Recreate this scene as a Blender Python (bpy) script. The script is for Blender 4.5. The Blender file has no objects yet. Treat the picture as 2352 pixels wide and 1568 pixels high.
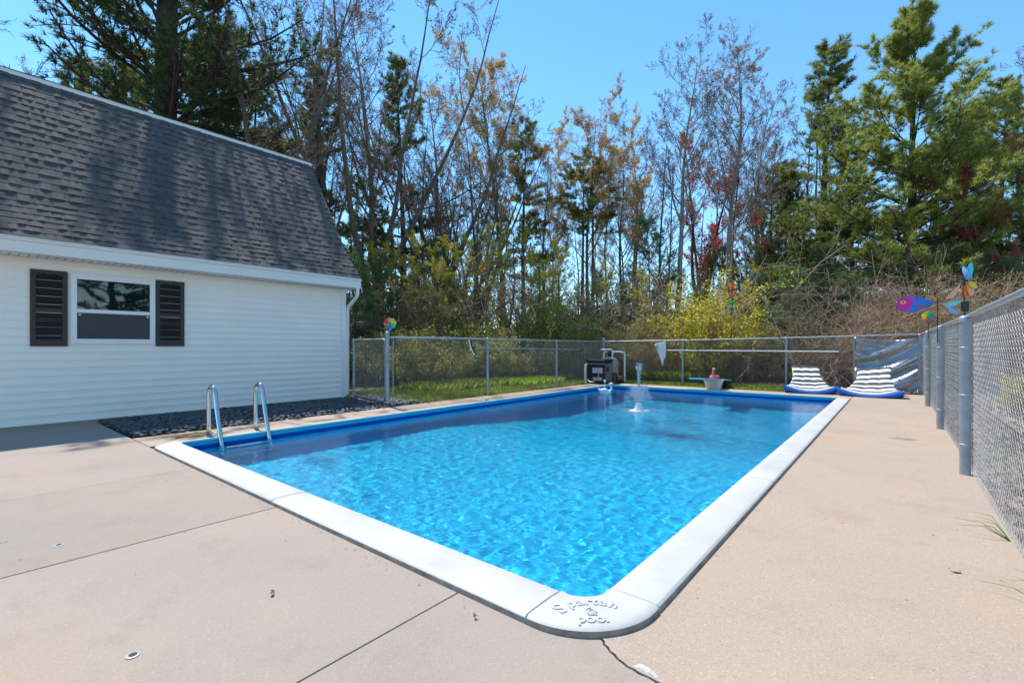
import bpy, math, random
import numpy as np
from mathutils import Vector, Matrix

sc = bpy.context.scene
COL = sc.collection
PI = math.pi
R = math.radians
WAVE = 0.0008
WBUMP = 0.30

# ------------------------------------------------------------------ camera
cam = bpy.data.cameras.new('camera')
cam_o = bpy.data.objects.new('camera', cam)
COL.objects.link(cam_o)
cam.sensor_width = 36.0
cam.lens = 36.0 * 1086 / 2352
cam.shift_y = 11 / 2352
cam.clip_start = 0.05
cam.clip_end = 2000
cam_o.location = (0, 0, 1.25)
cam_o.rotation_euler = (PI / 2, 0, R(39.24))
sc.camera = cam_o

# ------------------------------------------------------------------ sky, sun, exposure
SUN_VEC = Vector((-0.528, 0.148, 1.0)).normalized()          # towards the sun
world = bpy.data.worlds.new('World')
sc.world = world
world.use_nodes = True
wn = world.node_tree
bg = wn.nodes['Background']
sky = wn.nodes.new('ShaderNodeTexSky')
sky.sky_type = 'NISHITA'
sky.sun_disc = False
sky.sun_elevation = math.asin(SUN_VEC.z)
sky.sun_rotation = math.atan2(SUN_VEC.x, SUN_VEC.y) % (2 * PI)
sky.air_density = 1.0
sky.dust_density = 0.0
sky.ozone_density = 4.0
hs = wn.nodes.new('ShaderNodeHueSaturation')
hs.inputs['Saturation'].default_value = 1.15
hs.inputs['Hue'].default_value = 0.488
wn.links.new(sky.outputs[0], hs.inputs['Color'])
wn.links.new(hs.outputs[0], bg.inputs[0])
bg.inputs[1].default_value = 0.15
sl = bpy.data.lights.new('sun', 'SUN')
sl.energy = 3.4
sl.angle = R(0.5)
sl.color = (1.0, 0.955, 0.89)
sl.cycles.is_caustics_light = True
sun_o = bpy.data.objects.new('sun', sl)
COL.objects.link(sun_o)
sun_o.rotation_euler = (-SUN_VEC).to_track_quat('-Z', 'Y').to_euler()
sc.view_settings.view_transform = 'Standard'
sc.view_settings.look = 'None'
sc.view_settings.exposure = 0.80
sc.view_settings.gamma = 1.0
sc.view_settings.use_curve_mapping = False
sc.cycles.use_denoising = True
sc.cycles.max_bounces = 10
sc.cycles.diffuse_bounces = 4
sc.cycles.transparent_max_bounces = 12
sc.cycles.caustics_refractive = True
sc.cycles.caustics_reflective = False
sc.cycles.sample_clamp_indirect = 6.0

rnd = random.Random(7)
rng = np.random.default_rng(11)

# ------------------------------------------------------------------ materials
def mat(name, c, rough=0.6, metal=0.0, var=0.0, vscale=3.0, c2=None, bump=0.0, bscale=60.0, spec=0.5, detail=4.0, objrand=0.0):
    m = bpy.data.materials.new(name)
    m.use_nodes = True
    nt = m.node_tree
    N, L = nt.nodes, nt.links
    b = N['Principled BSDF']
    b.inputs['Base Color'].default_value = (*c, 1)
    b.inputs['Roughness'].default_value = rough
    b.inputs['Metallic'].default_value = metal
    b.inputs['Specular IOR Level'].default_value = spec
    tc = N.new('ShaderNodeTexCoord')
    if var or c2:
        no = N.new('ShaderNodeTexNoise')
        no.inputs['Scale'].default_value = vscale
        no.inputs['Detail'].default_value = detail
        no.inputs['Roughness'].default_value = 0.65
        L.new(tc.outputs['Object'], no.inputs['Vector'])
        mx = N.new('ShaderNodeMix'); mx.data_type = 'RGBA'
        d = c2 if c2 else tuple(x * (1 - var) for x in c)
        e = c if c2 else tuple(min(1, x * (1 + var)) for x in c)
        mx.inputs['A'].default_value = (*d, 1); mx.inputs['B'].default_value = (*e, 1)
        mr = N.new('ShaderNodeMapRange')
        mr.inputs[1].default_value = 0.3; mr.inputs[2].default_value = 0.7
        L.new(no.outputs['Fac'], mr.inputs[0])
        L.new(mr.outputs[0], mx.inputs['Factor'])
        src = mx.outputs['Result']
        if objrand:
            oi = N.new('ShaderNodeObjectInfo')
            hv = N.new('ShaderNodeHueSaturation')
            m2 = N.new('ShaderNodeMapRange'); m2.inputs[3].default_value = 1 - objrand; m2.inputs[4].default_value = 1 + objrand
            L.new(oi.outputs['Random'], m2.inputs[0]); L.new(m2.outputs[0], hv.inputs['Value'])
            L.new(src, hv.inputs['Color']); src = hv.outputs[0]
        L.new(src, b.inputs['Base Color'])
    if bump:
        n2 = N.new('ShaderNodeTexNoise'); n2.inputs['Scale'].default_value = bscale; n2.inputs['Detail'].default_value = 3
        L.new(tc.outputs['Object'], n2.inputs['Vector'])
        bp = N.new('ShaderNodeBump'); bp.inputs['Strength'].default_value = bump; bp.inputs['Distance'].default_value = 0.01
        L.new(n2.outputs['Fac'], bp.inputs['Height']); L.new(bp.outputs[0], b.inputs['Normal'])
    return m

def foliage(name, c1, c2, transl=0.35, c3=None):
    """leaf or needle: colour runs along the per-leaf 'tint' attribute"""
    m = bpy.data.materials.new(name); m.use_nodes = True
    nt = m.node_tree; N, L = nt.nodes, nt.links
    N.clear()
    out = N.new('ShaderNodeOutputMaterial')
    at = N.new('ShaderNodeAttribute'); at.attribute_name = 'tint'
    ra = N.new('ShaderNodeValToRGB')
    ra.color_ramp.elements[0].color = (*c1, 1); ra.color_ramp.elements[1].color = (*c2, 1)
    if c3:
        e = ra.color_ramp.elements.new(0.85); e.color = (*c2, 1)
        ra.color_ramp.elements[2].color = (*c3, 1)
    L.new(at.outputs['Fac'], ra.inputs[0])
    oi = N.new('ShaderNodeObjectInfo'); hv = N.new('ShaderNodeHueSaturation')
    mr = N.new('ShaderNodeMapRange'); mr.inputs[3].default_value = 0.8; mr.inputs[4].default_value = 1.2
    L.new(oi.outputs['Random'], mr.inputs[0]); L.new(mr.outputs[0], hv.inputs['Value']); L.new(ra.outputs[0], hv.inputs['Color'])
    d = N.new('ShaderNodeBsdfPrincipled'); d.inputs['Roughness'].default_value = 0.55; d.inputs['Specular IOR Level'].default_value = 0.3
    t = N.new('ShaderNodeBsdfTranslucent')
    mx = N.new('ShaderNodeMixShader'); mx.inputs[0].default_value = transl
    L.new(hv.outputs[0], d.inputs['Base Color']); L.new(hv.outputs[0], t.inputs['Color'])
    L.new(d.outputs[0], mx.inputs[1]); L.new(t.outputs[0], mx.inputs[2]); L.new(mx.outputs[0], out.inputs[0])
    return m

def concrete(name, c, c2, speck, rough=0.85, aggregate=0.0):
    m = bpy.data.materials.new(name); m.use_nodes = True
    nt = m.node_tree; N, L = nt.nodes, nt.links
    b = N['Principled BSDF']; b.inputs['Roughness'].default_value = rough; b.inputs['Specular IOR Level'].default_value = 0.25
    geo = N.new('ShaderNodeNewGeometry')
    def noise(s, det=4, ro=0.6):
        n = N.new('ShaderNodeTexNoise'); n.inputs['Scale'].default_value = s; n.inputs['Detail'].default_value = det
        n.inputs['Roughness'].default_value = ro
        L.new(geo.outputs['Position'], n.inputs['Vector']); return n
    def mix(a, bb, f, mode='MIX'):
        x = N.new('ShaderNodeMix'); x.data_type = 'RGBA'; x.blend_type = mode
        for s, k in ((a, 'A'), (bb, 'B')):
            if isinstance(s, tuple): x.inputs[k].default_value = (*s, 1)
            else: L.new(s, x.inputs[k])
        if isinstance(f, float): x.inputs['Factor'].default_value = f
        else: L.new(f, x.inputs['Factor'])
        return x.outputs['Result']
    def ramp(src, a, bb, lo=0.0, hi=1.0):
        r = N.new('ShaderNodeMapRange'); r.inputs[1].default_value = a; r.inputs[2].default_value = bb
        r.inputs[3].default_value = lo; r.inputs[4].default_value = hi
        L.new(src, r.inputs[0]); return r.outputs[0]
    col = mix(c, c2, ramp(noise(0.55, 5, 0.6).outputs['Fac'], 0.35, 0.65))
    col = mix(col, tuple(x * 0.72 for x in c), ramp(noise(1.6, 8, 0.72).outputs['Fac'], 0.52, 0.74, 0, 0.6))
    col = mix(col, (c[0] * 1.12, c[1] * 0.97, c[2] * 0.82), ramp(noise(0.9, 5, 0.6).outputs['Fac'], 0.55, 0.7, 0, 0.6))
    # pale and dark mineral specks of the aggregate
    v = N.new('ShaderNodeTexVoronoi'); v.inputs['Scale'].default_value = 170
    L.new(geo.outputs['Position'], v.inputs['Vector'])
    sx = N.new('ShaderNodeSeparateXYZ'); L.new(v.outputs['Color'], sx.inputs[0])
    col = mix(col, speck, ramp(sx.outputs[0], 0.92, 0.96, 0, 0.22 + aggregate))
    col = mix(col, tuple(x * 0.4 for x in c), ramp(sx.outputs[1], 0.93, 0.96, 0, 0.22 + aggregate * 0.9))
    fine = noise(180, 2, 0.5)
    col = mix(col, tuple(x * 0.62 for x in c), ramp(fine.outputs['Fac'], 0.5, 0.75, 0, 0.35 + aggregate))
    oi = N.new('ShaderNodeObjectInfo'); hv = N.new('ShaderNodeHueSaturation'); L.new(ramp(oi.outputs['Random'], 0, 1, 0.93, 1.06), hv.inputs['Value']); L.new(col, hv.inputs['Color'])
    L.new(hv.outputs[0], b.inputs['Base Color'])
    bp = N.new('ShaderNodeBump'); bp.inputs['Strength'].default_value = 0.35 + aggregate; bp.inputs['Distance'].default_value = 0.004
    L.new(fine.outputs['Fac'], bp.inputs['Height']); L.new(bp.outputs[0], b.inputs['Normal'])
    return m

M = {}
M['concrete'] = concrete('old_concrete', (0.375, 0.30, 0.243), (0.33, 0.275, 0.23), (0.53, 0.46, 0.395))
M['aggregate'] = concrete('pink_aggregate_concrete', (0.445, 0.335, 0.25), (0.395, 0.308, 0.24), (0.64, 0.55, 0.45), aggregate=0.12)
M['soil'] = mat('dark_joint_soil', (0.045, 0.035, 0.028), 0.95, var=0.5, vscale=40)
M['coping'] = mat('white_cast_coping', (0.56, 0.545, 0.51), 0.6, c2=(0.44, 0.43, 0.405), vscale=2.0, bump=0.15, bscale=120)
M['coping_edge'] = mat('grimy_coping_edge', (0.36, 0.31, 0.27), 0.8, c2=(0.17, 0.13, 0.11), vscale=9, bump=0.4, bscale=90)
M['siding'] = mat('white_vinyl_siding', (0.90, 0.84, 0.775), 0.45, var=0.03, vscale=1.2, bump=0.05, bscale=25)
M['trim'] = mat('white_trim', (0.80, 0.80, 0.81), 0.4)
M['gutter'] = mat('white_enamelled_aluminium', (0.78, 0.75, 0.72), 0.4)
M['shutter'] = mat('black_vinyl', (0.018, 0.017, 0.018), 0.4, var=0.2)
M['shingle'] = mat('weathered_asphalt_shingle', (0.122, 0.114, 0.112), 0.9, c2=(0.068, 0.064, 0.063), vscale=7, bump=0.5, bscale=140, spec=0.25, objrand=0.16, detail=7)
M['underlay'] = mat('dark_roof_felt', (0.035, 0.036, 0.042), 0.9)
M['upper_roof'] = mat('brown_roof_shingle', (0.12, 0.09, 0.07), 0.9, var=0.4, vscale=12)
M['galv'] = mat('galvanised_steel', (0.46, 0.48, 0.50), 0.42, 0.75, var=0.15, vscale=9)
M['post'] = mat('weathered_galvanised_post', (0.33, 0.36, 0.40), 0.5, 0.45, var=0.18, vscale=7)
M['wire'] = mat('galvanised_wire', (0.55, 0.545, 0.54), 0.5, 0.25, var=0.2, vscale=4)
M['steel'] = mat('polished_stainless', (0.66, 0.67, 0.68), 0.12, 1.0)
M['white_plastic'] = mat('white_plastic', (0.80, 0.80, 0.80), 0.35)
M['pvc'] = mat('white_pvc_pipe', (0.76, 0.75, 0.73), 0.4)
M['black_plastic'] = mat('black_plastic', (0.012, 0.013, 0.015), 0.4)
M['heater'] = mat('dark_enamel_cabinet', (0.012, 0.016, 0.022), 0.35, var=0.2)
M['heater_side'] = mat('brown_grey_panel', (0.16, 0.14, 0.13), 0.45)
M['label'] = mat('grey_printed_label', (0.42, 0.44, 0.46), 0.5)
M['tank'] = mat('beige_tank', (0.34, 0.27, 0.22), 0.45, var=0.15)
M['tank_top'] = mat('grey_tank_dome', (0.30, 0.30, 0.27), 0.45)
M['rust'] = mat('orange_motor', (0.34, 0.10, 0.035), 0.55, var=0.3, vscale=15)
M['board'] = mat('pale_blue_fibreglass', (0.28, 0.55, 0.68), 0.35, var=0.1)
M['board_base'] = mat('white_fibreglass_stand', (0.62, 0.60, 0.55), 0.5, var=0.15)
M['pink'] = mat('pink_vinyl', (0.85, 0.14, 0.20), 0.3)
M['pale_pink'] = mat('pale_pink_vinyl', (0.90, 0.50, 0.45), 0.3)
M['blue_vinyl'] = mat('royal_blue_vinyl', (0.008, 0.085, 0.40), 0.3, var=0.2)
M['lime'] = mat('lime_piping', (0.55, 0.75, 0.12), 0.5)
M['tan_cloth'] = mat('tan_cloth', (0.52, 0.36, 0.17), 0.9, var=0.25, vscale=30)
M['net'] = mat('white_net_cloth', (0.72, 0.73, 0.74), 0.8)
M['tarp'] = mat('silver_tarpaulin', (0.42, 0.43, 0.45), 0.28, 0.55, c2=(0.25, 0.26, 0.28), vscale=2)
M['dark_pipe'] = mat('dark_poly', (0.03, 0.03, 0.035), 0.4)
for n, c in dict(red=(0.75, 0.05, 0.02), orange=(0.85, 0.24, 0.06), yellow=(0.85, 0.72, 0.03), green=(0.10, 0.55, 0.12), teal=(0.01, 0.34, 0.42),
                 blue=(0.03, 0.22, 0.65), fishblue=(0.0, 0.20, 0.72), magenta=(0.78, 0.01, 0.30), purple=(0.30, 0.10, 0.55), peach=(0.85, 0.45, 0.28), aqua=(0.25, 0.65, 0.62),
                 lightblue=(0.25, 0.45, 0.85)).items():
    M[n] = mat('nylon_' + n, c, 0.55, var=0.08)
M['stone'] = mat('slate_river_stone', (0.085, 0.09, 0.10), 0.6, c2=(0.045, 0.048, 0.056), vscale=9, bump=0.3, bscale=50, objrand=0.45)
M['stone_mass'] = mat('slate_river_stones', (0.10, 0.105, 0.115), 0.6, c2=(0.035, 0.038, 0.045), vscale=14, bump=0.3, bscale=50)
M['bark_dark'] = mat('dark_pine_bark', (0.045, 0.036, 0.030), 0.95, c2=(0.085, 0.066, 0.052), vscale=6, bump=1.0, bscale=14)
M['bark_brown'] = mat('brown_bark', (0.19, 0.145, 0.11), 0.95, c2=(0.09, 0.07, 0.055), vscale=5, bump=0.8, bscale=18)
M['bark_grey'] = mat('pale_grey_bark', (0.30, 0.275, 0.24), 0.9, c2=(0.17, 0.155, 0.135), vscale=4, bump=0.5, bscale=14)
M['twig'] = mat('brown_twig', (0.32, 0.215, 0.15), 0.9, var=0.3, vscale=2)
M['twig_pale'] = mat('pale_dry_cane', (0.56, 0.40, 0.29), 0.9, c2=(0.36, 0.23, 0.16), vscale=1.2)
M['twig_grey'] = mat('grey_twig', (0.24, 0.20, 0.18), 0.9, var=0.3, vscale=2)
M['needle'] = foliage('pine_needles', (0.10, 0.14, 0.04), (0.29, 0.32, 0.09), 0.55, (0.45, 0.42, 0.14))
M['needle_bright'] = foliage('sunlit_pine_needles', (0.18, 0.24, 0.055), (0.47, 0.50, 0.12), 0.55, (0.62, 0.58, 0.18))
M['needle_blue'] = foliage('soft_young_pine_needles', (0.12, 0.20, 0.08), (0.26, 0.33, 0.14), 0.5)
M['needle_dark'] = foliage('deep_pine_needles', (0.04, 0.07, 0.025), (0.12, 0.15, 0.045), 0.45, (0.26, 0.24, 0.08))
M['bud_orange'] = foliage('orange_buds', (0.44, 0.27, 0.09), (0.64, 0.46, 0.16), 0.5)
M['bud_pink'] = foliage('tan_pink_catkins', (0.30, 0.17, 0.12), (0.46, 0.30, 0.21), 0.4)
M['bud_dark'] = foliage('dark_buds', (0.10, 0.06, 0.05), (0.20, 0.12, 0.09), 0.2)
M['bud_red'] = foliage('red_maple_flowers', (0.28, 0.035, 0.035), (0.50, 0.11, 0.09), 0.45)
M['leaf_yellow'] = foliage('yellow_spring_leaves', (0.50, 0.46, 0.035), (0.78, 0.70, 0.08), 0.55)
M['leaf_green'] = foliage('fresh_green_leaves', (0.26, 0.34, 0.05), (0.58, 0.62, 0.12), 0.55)
M['leaf_olive'] = foliage('olive_understory_leaves', (0.24, 0.22, 0.06), (0.58, 0.53, 0.14), 0.55, (0.52, 0.36, 0.15))
M['leaf_pale'] = foliage('pale_spring_leaves', (0.26, 0.32, 0.12), (0.42, 0.46, 0.20), 0.4)
M['grass'] = foliage('grass_blades', (0.14, 0.23, 0.03), (0.36, 0.46, 0.06), 0.5, (0.44, 0.42, 0.12))
M['grass_bright'] = foliage('bright_grass_blades', (0.22, 0.38, 0.02), (0.45, 0.60, 0.05), 0.55)
M['grass_dry'] = foliage('dry_grass_blades', (0.24, 0.18, 0.10), (0.42, 0.33, 0.19), 0.3)
M['litter'] = foliage('fallen_leaves', (0.17, 0.10, 0.065), (0.38, 0.26, 0.19), 0.15, (0.46, 0.36, 0.30))

def ground_mat():
    m = bpy.data.materials.new('forest_floor'); m.use_nodes = True
    nt = m.node_tree; N, L = nt.nodes, nt.links
    b = N['Principled BSDF']; b.inputs['Roughness'].default_value = 0.95; b.inputs['Specular IOR Level'].default_value = 0.2
    g = N.new('ShaderNodeNewGeometry')
    def noise(s, d=5):
        n = N.new('ShaderNodeTexNoise'); n.inputs['Scale'].default_value = s; n.inputs['Detail'].default_value = d
        L.new(g.outputs['Position'], n.inputs['Vector']); return n.outputs['Fac']
    r = N.new('ShaderNodeValToRGB'); e = r.color_ramp.elements
    e[0].position = 0.3; e[0].color = (0.10, 0.07, 0.05, 1); e[1].position = 0.72; e[1].color = (0.42, 0.31, 0.24, 1)
    x = e.new(0.5); x.color = (0.26, 0.185, 0.135, 1)
    L.new(noise(7, 8), r.inputs[0])
    mx = N.new('ShaderNodeMix'); mx.data_type = 'RGBA'; mx.inputs['B'].default_value = (0.15, 0.20, 0.045, 1)
    mr = N.new('ShaderNodeMapRange'); mr.inputs[1].default_value = 0.5; mr.inputs[2].default_value = 0.68
    L.new(noise(0.35), mr.inputs[0]); L.new(mr.outputs[0], mx.inputs['Factor']); L.new(r.outputs[0], mx.inputs['A'])
    L.new(mx.outputs['Result'], b.inputs['Base Color'])
    return m
M['stain'] = mat('brown_damp_concrete', (0.30, 0.205, 0.135), 0.8, var=0.2, vscale=14, bump=0.3, bscale=150)
M['mortar'] = mat('grey_mortar', (0.50, 0.49, 0.46), 0.9, var=0.25, vscale=25, bump=0.8, bscale=80)
M['ground'] = ground_mat()

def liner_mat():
    """vinyl liner: turquoise strip at the rim, waterline shade and reflection painted navy below it, mottled blue cells elsewhere"""
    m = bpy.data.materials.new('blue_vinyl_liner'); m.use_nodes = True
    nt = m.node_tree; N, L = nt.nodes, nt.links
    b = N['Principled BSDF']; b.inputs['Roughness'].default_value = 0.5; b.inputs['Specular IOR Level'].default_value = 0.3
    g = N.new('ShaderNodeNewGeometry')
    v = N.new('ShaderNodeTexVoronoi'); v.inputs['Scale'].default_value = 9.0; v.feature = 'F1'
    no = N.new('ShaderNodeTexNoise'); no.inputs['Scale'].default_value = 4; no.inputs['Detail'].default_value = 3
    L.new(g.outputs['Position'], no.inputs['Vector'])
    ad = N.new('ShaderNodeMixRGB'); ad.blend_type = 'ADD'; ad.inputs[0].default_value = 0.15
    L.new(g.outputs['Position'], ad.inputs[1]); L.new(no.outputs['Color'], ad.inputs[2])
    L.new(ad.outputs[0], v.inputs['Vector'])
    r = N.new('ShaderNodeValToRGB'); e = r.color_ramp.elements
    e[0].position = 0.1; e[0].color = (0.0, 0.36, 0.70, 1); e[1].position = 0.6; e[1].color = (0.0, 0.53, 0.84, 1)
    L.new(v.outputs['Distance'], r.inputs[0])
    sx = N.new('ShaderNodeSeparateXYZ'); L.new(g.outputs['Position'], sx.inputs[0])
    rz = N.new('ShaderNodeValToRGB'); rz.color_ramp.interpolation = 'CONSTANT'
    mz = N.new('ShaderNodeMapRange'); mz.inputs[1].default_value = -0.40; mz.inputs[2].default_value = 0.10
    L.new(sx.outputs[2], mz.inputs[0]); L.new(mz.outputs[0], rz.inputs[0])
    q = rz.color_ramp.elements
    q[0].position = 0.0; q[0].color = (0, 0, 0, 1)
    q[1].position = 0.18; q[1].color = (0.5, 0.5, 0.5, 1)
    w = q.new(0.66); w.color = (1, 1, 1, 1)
    mA = N.new('ShaderNodeMix'); mA.data_type = 'RGBA'; mA.inputs['B'].default_value = (0.0, 0.055, 0.42, 1)  # navy band: shade and reflection at the waterline, put into the colour
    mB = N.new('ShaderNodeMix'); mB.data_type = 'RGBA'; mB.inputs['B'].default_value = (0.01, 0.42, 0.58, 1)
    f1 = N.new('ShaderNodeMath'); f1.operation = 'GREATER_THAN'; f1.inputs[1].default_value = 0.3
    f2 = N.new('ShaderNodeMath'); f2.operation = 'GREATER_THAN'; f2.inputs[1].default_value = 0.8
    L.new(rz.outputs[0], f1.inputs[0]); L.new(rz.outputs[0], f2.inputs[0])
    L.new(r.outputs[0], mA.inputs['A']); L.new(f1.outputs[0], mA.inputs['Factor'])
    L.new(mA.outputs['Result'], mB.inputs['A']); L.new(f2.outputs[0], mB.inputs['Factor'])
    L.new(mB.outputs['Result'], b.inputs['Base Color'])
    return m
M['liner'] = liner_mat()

def glassy(name, kind):
    m = bpy.data.materials.new(name); m.use_nodes = True
    N, L = m.node_tree.nodes, m.node_tree.links
    if kind == 'water':
        N.clear(); o = N.new('ShaderNodeOutputMaterial'); g = N.new('ShaderNodeBsdfGlass')
        g.inputs['IOR'].default_value = 1.33; g.inputs['Roughness'].default_value = 0.0; g.inputs['Color'].default_value = (0.97, 0.995, 1.0, 1)
        tc = N.new('ShaderNodeTexCoord'); mp_ = N.new('ShaderNodeMapping'); mp_.inputs['Scale'].default_value = (14, 22, 1); mp_.inputs['Rotation'].default_value = (0, 0, 0.9)
        n = N.new('ShaderNodeTexNoise'); n.inputs['Scale'].default_value = 1.0; n.inputs['Detail'].default_value = 2
        bp = N.new('ShaderNodeBump'); bp.inputs['Strength'].default_value = WBUMP; bp.inputs['Distance'].default_value = 0.01
        L.new(tc.outputs['Object'], mp_.inputs['Vector']); L.new(mp_.outputs[0], n.inputs['Vector']); L.new(n.outputs['Fac'], bp.inputs['Height']); L.new(bp.outputs[0], g.inputs['Normal'])
        L.new(g.outputs[0], o.inputs[0])
    elif kind == 'pane':
        b = N['Principled BSDF']; b.inputs['Base Color'].default_value = (0.004, 0.012, 0.018, 1); b.inputs['Roughness'].default_value = 0.02
        b.inputs['Specular IOR Level'].default_value = 1.0
        n = N.new('ShaderNodeTexNoise'); n.inputs['Scale'].default_value = 3.0; n.inputs['Detail'].default_value = 1
        bp = N.new('ShaderNodeBump'); bp.inputs['Strength'].default_value = 0.05; bp.inputs['Distance'].default_value = 0.02
        tc = N.new('ShaderNodeTexCoord'); L.new(tc.outputs['Object'], n.inputs['Vector'])
        L.new(n.outputs['Fac'], bp.inputs['Height']); L.new(bp.outputs[0], b.inputs['Normal'])
    elif kind == 'drop':
        b = N['Principled BSDF']; b.inputs['Base Color'].default_value = (0.80, 0.88, 0.95, 1); b.inputs['Roughness'].default_value = 0.1
        b.inputs['Transmission Weight'].default_value = 0.55; b.inputs['IOR'].default_value = 1.33
    return m
M['water'] = glassy('pool_water', 'water')
M['pane'] = glassy('dark_window_glass', 'pane')
M['drop'] = glassy('splashing_water', 'drop')
M['screen'] = mat('grey_insect_screen', (0.055, 0.056, 0.06), 0.7, var=0.12, vscale=4)

def stripe_mat():
    m = bpy.data.materials.new('striped_lounger_fabric'); m.use_nodes = True
    N, L = m.node_tree.nodes, m.node_tree.links
    b = N['Principled BSDF']; b.inputs['Roughness'].default_value = 0.7
    a = N.new('ShaderNodeAttribute'); a.attribute_name = 'tint'
    mu = N.new('ShaderNodeMath'); mu.operation = 'MULTIPLY'; mu.inputs[1].default_value = 7.0
    fr = N.new('ShaderNodeMath'); fr.operation = 'FRACT'
    gt = N.new('ShaderNodeMath'); gt.operation = 'GREATER_THAN'; gt.inputs[1].default_value = 0.46
    L.new(a.outputs['Fac'], mu.inputs[0]); L.new(mu.outputs[0], fr.inputs[0]); L.new(fr.outputs[0], gt.inputs[0])
    mx = N.new('ShaderNodeMix'); mx.data_type = 'RGBA'
    mx.inputs['A'].default_value = (0.80, 0.80, 0.82, 1); mx.inputs['B'].default_value = (0.045, 0.047, 0.06, 1)
    L.new(gt.outputs[0], mx.inputs['Factor']); L.new(mx.outputs['Result'], b.inputs['Base Color'])
    return m
M['stripe'] = stripe_mat()

# ------------------------------------------------------------------ helpers
def tag(o, label=None, cat=None, group=None, kind=None):
    if label: o['label'] = label
    if cat: o['category'] = cat
    if group: o['group'] = group
    if kind: o['kind'] = kind
    return o

def thing(name, label, cat, loc=(0, 0, 0), group=None):
    o = bpy.data.objects.new(name, None)
    o.empty_display_size = 0.2
    o.location = loc
    COL.objects.link(o)
    return tag(o, label, cat, group)

def origin(p):
    v = Vector((0, 0, 0))
    while p is not None:
        v += p.location
        p = p.parent
    return v

def npmesh(name, V, F, mats, tint=None, mi=None, smooth=True):
    """V (n,3); F list of int arrays (m,k)"""
    me = bpy.data.meshes.new(name)
    V = np.ascontiguousarray(V, dtype=np.float32)
    me.vertices.add(len(V)); me.vertices.foreach_set('co', V.ravel())
    F = [np.asarray(f, dtype=np.int32) for f in F if len(f)]
    loops = np.concatenate([f.ravel() for f in F])
    tot = np.concatenate([np.full(len(f), f.shape[1], dtype=np.int32) for f in F])
    st = np.concatenate([[0], np.cumsum(tot)[:-1]]).astype(np.int32)
    me.loops.add(len(loops)); me.loops.foreach_set('vertex_index', loops)
    me.polygons.add(len(tot)); me.polygons.foreach_set('loop_start', st)
    if mi is not None:
        me.polygons.foreach_set('material_index', np.asarray(mi, dtype=np.int32))
    if smooth:
        me.polygons.foreach_set('use_smooth', np.ones(len(tot), dtype=bool))
    me.update(calc_edges=True)
    if tint is not None:
        a = me.attributes.new('tint', 'FLOAT', 'POINT'); a.data.foreach_set('value', np.asarray(tint, dtype=np.float32))
    for m in (mats if isinstance(mats, (list, tuple)) else [mats]):
        me.materials.append(m)
    return me

def put(name, me, parent=None, loc=None):
    o = bpy.data.objects.new(name, me)
    if parent is not None: o.parent = parent
    if loc is not None: o.location = loc
    COL.objects.link(o)
    return o

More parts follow.
